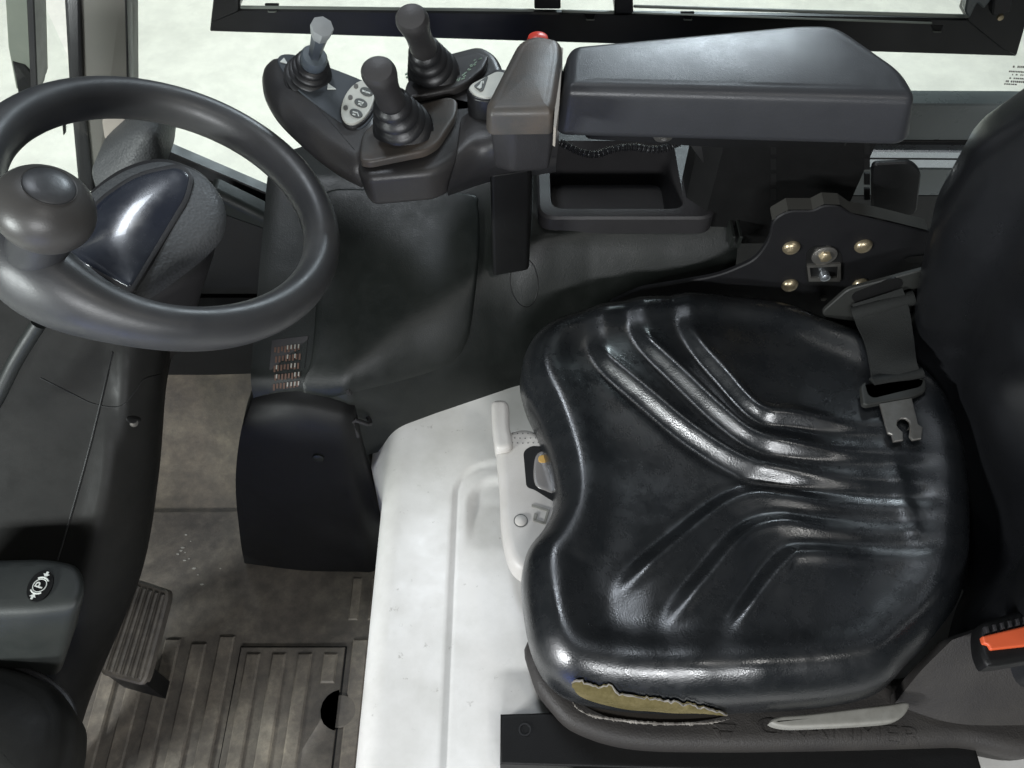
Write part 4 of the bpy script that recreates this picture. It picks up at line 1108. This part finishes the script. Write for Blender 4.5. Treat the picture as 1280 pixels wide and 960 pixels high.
# printed sticker lines on the pane
for k, (y, body, sz) in enumerate([(82, 'HINWEIS', .0085), (88.5, 'ZUR SICHERHEIT', .0065), (93, 'BITTE BEACHTEN', .0055), (96.5, 'TUREN SCHLIESSEN', .0055), (100.5, 'VOR DER FAHRT', .0065), (104.5, 'PRUFEN', .0055)]): pass
a = Acc()
for k, y in enumerate((81.5, 88, 92, 96.5, 100.3, 104.2)):
    x = (1266, 1261, 1265, 1259, 1257, 1255)[k]
    while x < (1292, 1296, 1280, 1296, 1296, 1270)[k]:
        wd = random.uniform(1.1, 2.4); h = (2.6, 2.0, 1.6, 1.8, 2.4, 1.6)[k]
        if random.random() < .86:
            yy = y + (x - 1255) * .05
            a.add(slab(py_([(x + .4, yy), (x + wd + .4, yy), (x + wd, yy + h), (x, yy + h)], YW + .0115), [(0, 0), (0, .0003)], up=(0, -1, 0)))
        x += wd + random.uniform(.5, .9)
o = a.mk('sticker_print', M_STEEL, win_, smooth=False); o['kind'] = 'stuff'

# sill strips beneath the window
sill = root('window_sill', (.2, .95, .3), 'black rubber edged ledge along the bottom of the side window', 'sill')
YS = .955
def sbar(name, px, y, th, m): return mk(name, *slab(py_(px, y), [(.002, 0), (0, .002), (0, th)], up=(0, -1, 0)), m, sill, sharp=30)
sbar('front_strip', [(160, 168), (196, 184), (352, 250), (352, 262), (196, 200), (160, 184)], YS, .02, M_RUBBER)
sbar('front_panel', [(150, 184), (196, 199), (352, 261), (420, 255), (420, 520), (150, 520)], YS + .003, .02, M_DASH)
sbar('rear_ledge', [(860, 129), (1300, 131), (1300, 176), (860, 176)], YS, .03, M_SILL)
sbar('dark_gap', [(860, 175), (1300, 176), (1300, 190), (860, 190)], YS + .002, .02, M_FRAME)
sbar('aluminium_strip', [(860, 187), (1300, 190), (1300, 212), (860, 208)], YS - .012, .02, M_ALU)
sbar('strip_groove', [(860, 196), (1300, 199), (1300, 202), (860, 199)], YS - .0135, .004, M_FRAME)
sbar('lower_rail', [(860, 208), (1300, 212), (1300, 245), (860, 245)], YS - .004, .02, M_SILL)
sbar('inner_panel', [(600, 175), (900, 175), (900, 330), (600, 330)], YS + .006, .01, M_FRAME)
sbar('lower_panel', [(860, 244), (1300, 244), (1300, 420), (860, 420)], YS, .02, M_FRAME)
# recess panel seen inside the wheel
rec = root('storage_recess', (-.42, .88, .25), 'black moulded recess with a rounded upper edge, seen through the steering wheel', 'recess')
mk('recess_frame', *slab(py_(rp([(262, 238), (340, 276), (362, 292), (346, 420), (240, 420), (250, 300)], [10, 10, 14, 6, 6, 6]), .90), rnd(.012, .03), up=(0, -1, 0)), M_CONSOLE, rec)
mk('recess_well', *slab(py_(rp([(262, 262), (330, 286), (338, 298), (326, 410), (250, 410), (256, 300)], 8), .899), [(0, 0), (0, .003)], up=(0, -1, 0)), M_FRAME, rec)

mk('dark_panel', *slab(py_([(150, 396), (343, 396), (336, 468), (150, 474)], .845), [(.004, 0), (0, .004), (0, .04)], up=(0, -1, 0)), M_BLACK, rec)  # black panel filling the area below the recess

# ------------------------------------------------------------------ front pillar with rubber seal, cap at its foot, mast rail beyond
pil = root('front_pillar', (-.55, .93, .4), 'warm grey cab pillar with a black rubber seal, front right corner', 'pillar')
def post(name, px, y, th, m, par, r=4): return mk(name, *slab(py_(rp(px, r), y), [(.004, 0), (.001, .001), (0, .004), (0, th)], up=(0, -1, 0)), m, par, sharp=40)
post('pillar_post', [(96, -30), (158, -30), (162, 190), (158, 240), (116, 240), (104, 110)], .92, .05, M_PILLAR, pil, 2)
post('seal', [(78, -30), (99, -30), (104, 110), (117, 240), (98, 240), (86, 110)], .915, .06, M_RUBBER, pil, 2)
post('seal_edge', [(154, -30), (158.5, -30), (163, 160), (158.5, 160)], .917, .02, M_FRAME, pil, 1)
post('foot_recess', [(126, 148), (158, 148), (160, 168), (130, 176)], .918, .004, M_BEIGE, pil, 6)
cpd = root('pillar_foot_cover', (-.5, .86, .4), 'grey rounded plastic cover at the foot of the front pillar', 'cover')
cpo = cr([(112, 218), (140, 186), (168, 168), (186, 168), (198, 180), (202, 210), (190, 240), (130, 250)], 60)
mk('cover_shell', *slab(py_(cpo, .86), [(.010, 0), (.004, .004), (0, .012), (0, .08)], up=(0, -1, 0), crown=.014), M_COWL, cpd, sharp=70)
cb = root('front_window', (-.75, .9, .4), 'clear front window left of the pillar', 'window')
mk('pane', *slab([Vector((-.575, .935, .10)), Vector((-.535, .935, 1.4)), Vector((-.70, -.10, 1.4)), Vector((-.74, -.10, .10))], [(0, 0), (0, .004)], up=(1, 0, 0)), M_GLASS, cb, smooth=False)
ms = root('mast_rail', (-1.3, 1.3, 0), 'weathered grey rail with a dark lower end, standing outside the front window', 'rail')
YM = 1.25
mk('rail_body', *slab(py_([(4, -40), (40, -40), (46, 112), (20, 112), (10, 60)], YM), [(.003, 0), (0, .003), (0, .06)], up=(0, -1, 0)), M_MAST, ms)
mk('rail_side', *slab(py_([(31, -40), (41, -40), (47, 112), (38, 112)], YM - .008), [(.002, 0), (0, .002), (0, .05)], up=(0, -1, 0)), M_CHARD, ms)
mk('rail_end', *slab(py_([(15, 78), (30, 82), (40, 92), (46, 112), (44, 122), (24, 124)], YM - .004), [(.002, 0), (0, .002), (0, .05)], up=(0, -1, 0)), M_BLACK, ms)
for nm, q in (('dark_scrap', [(36, 166), (50, 160), (51, 166), (37, 170)]), ('metal_scrap', [(78, 154), (82, 152), (82, 164), (79, 168)])):
    o = mk(nm, *slab([az(p[0], p[1], -.616) for p in q], [(0, 0), (0, .004)]), M_BLACK)
    tag(o, {'dark_scrap': 'small dark scrap lying on the pale hall floor outside', 'metal_scrap': 'thin dark splinter standing out on the pale hall floor near the pillar'}[nm], 'scrap')

# ------------------------------------------------------------------ raised lettering and emblem on the seat shell front
def shell_front(px, py): # front face of the shell
    return ay(px, py, .150)
def onto_shell(v, h):
    q = bvh_s.ray_cast(Vector((v.x, v.y, .6)), Vector((0, 0, -1)))
    return Vector((v.x, v.y, (q[0].z if q[0] is not None else .372) + h))
def conform(o):
    base = WL[o]
    bm = bmesh.new(); bm.from_mesh(o.data); bmesh.ops.triangulate(bm, faces=bm.faces[:])
    for _ in range(3):
        bmesh.ops.subdivide_edges(bm, edges=[e for e in bm.edges if e.calc_length() > .0022], cuts=1, use_grid_fill=True)
        bmesh.ops.triangulate(bm, faces=bm.faces[:])
    bm.to_mesh(o.data); bm.free()
    for v in o.data.vertices:
        p = v.co + base; v.co = onto_shell(p, .0007 if p.z > .4003 else -.0008) - base
lo_c = az(1048, 915, .400)
lo_c.x, lo_c.y = az(1048, 915, .375).x, az(1048, 915, .375).y
Mt = frame(lo_c, (1, -.06, 0), (0, 0, 1))
t_ = text('GRAMMER', .0225, Mt @ Matrix.Diagonal((1.55, 1, 1, 1)), M_PAN, seat, 'raised_lettering', .0006)
conform(t_)
ec = az(905, 916, .375); ec.z = .4
a = Acc(); Me = frame(ec, (1, -.06, 0), (0, 0, 1))
for pts in ([(-.012, .008), (.012, .008), (.009, .003), (-.004, .003)], [(-.004, .001), (.008, .001), (.003, -.009), (-.001, -.009)], [(-.011, .003), (-.006, .003), (-.003, -.004), (-.006, -.004)]):
    a.add(slab([Me @ Vector((x, y, .0012)) for x, y in pts], [(.0005, 0), (0, .0005), (0, .002)], up=(0, 0, 1)))
conform(a.mk('raised_emblem', M_PAN, seat))
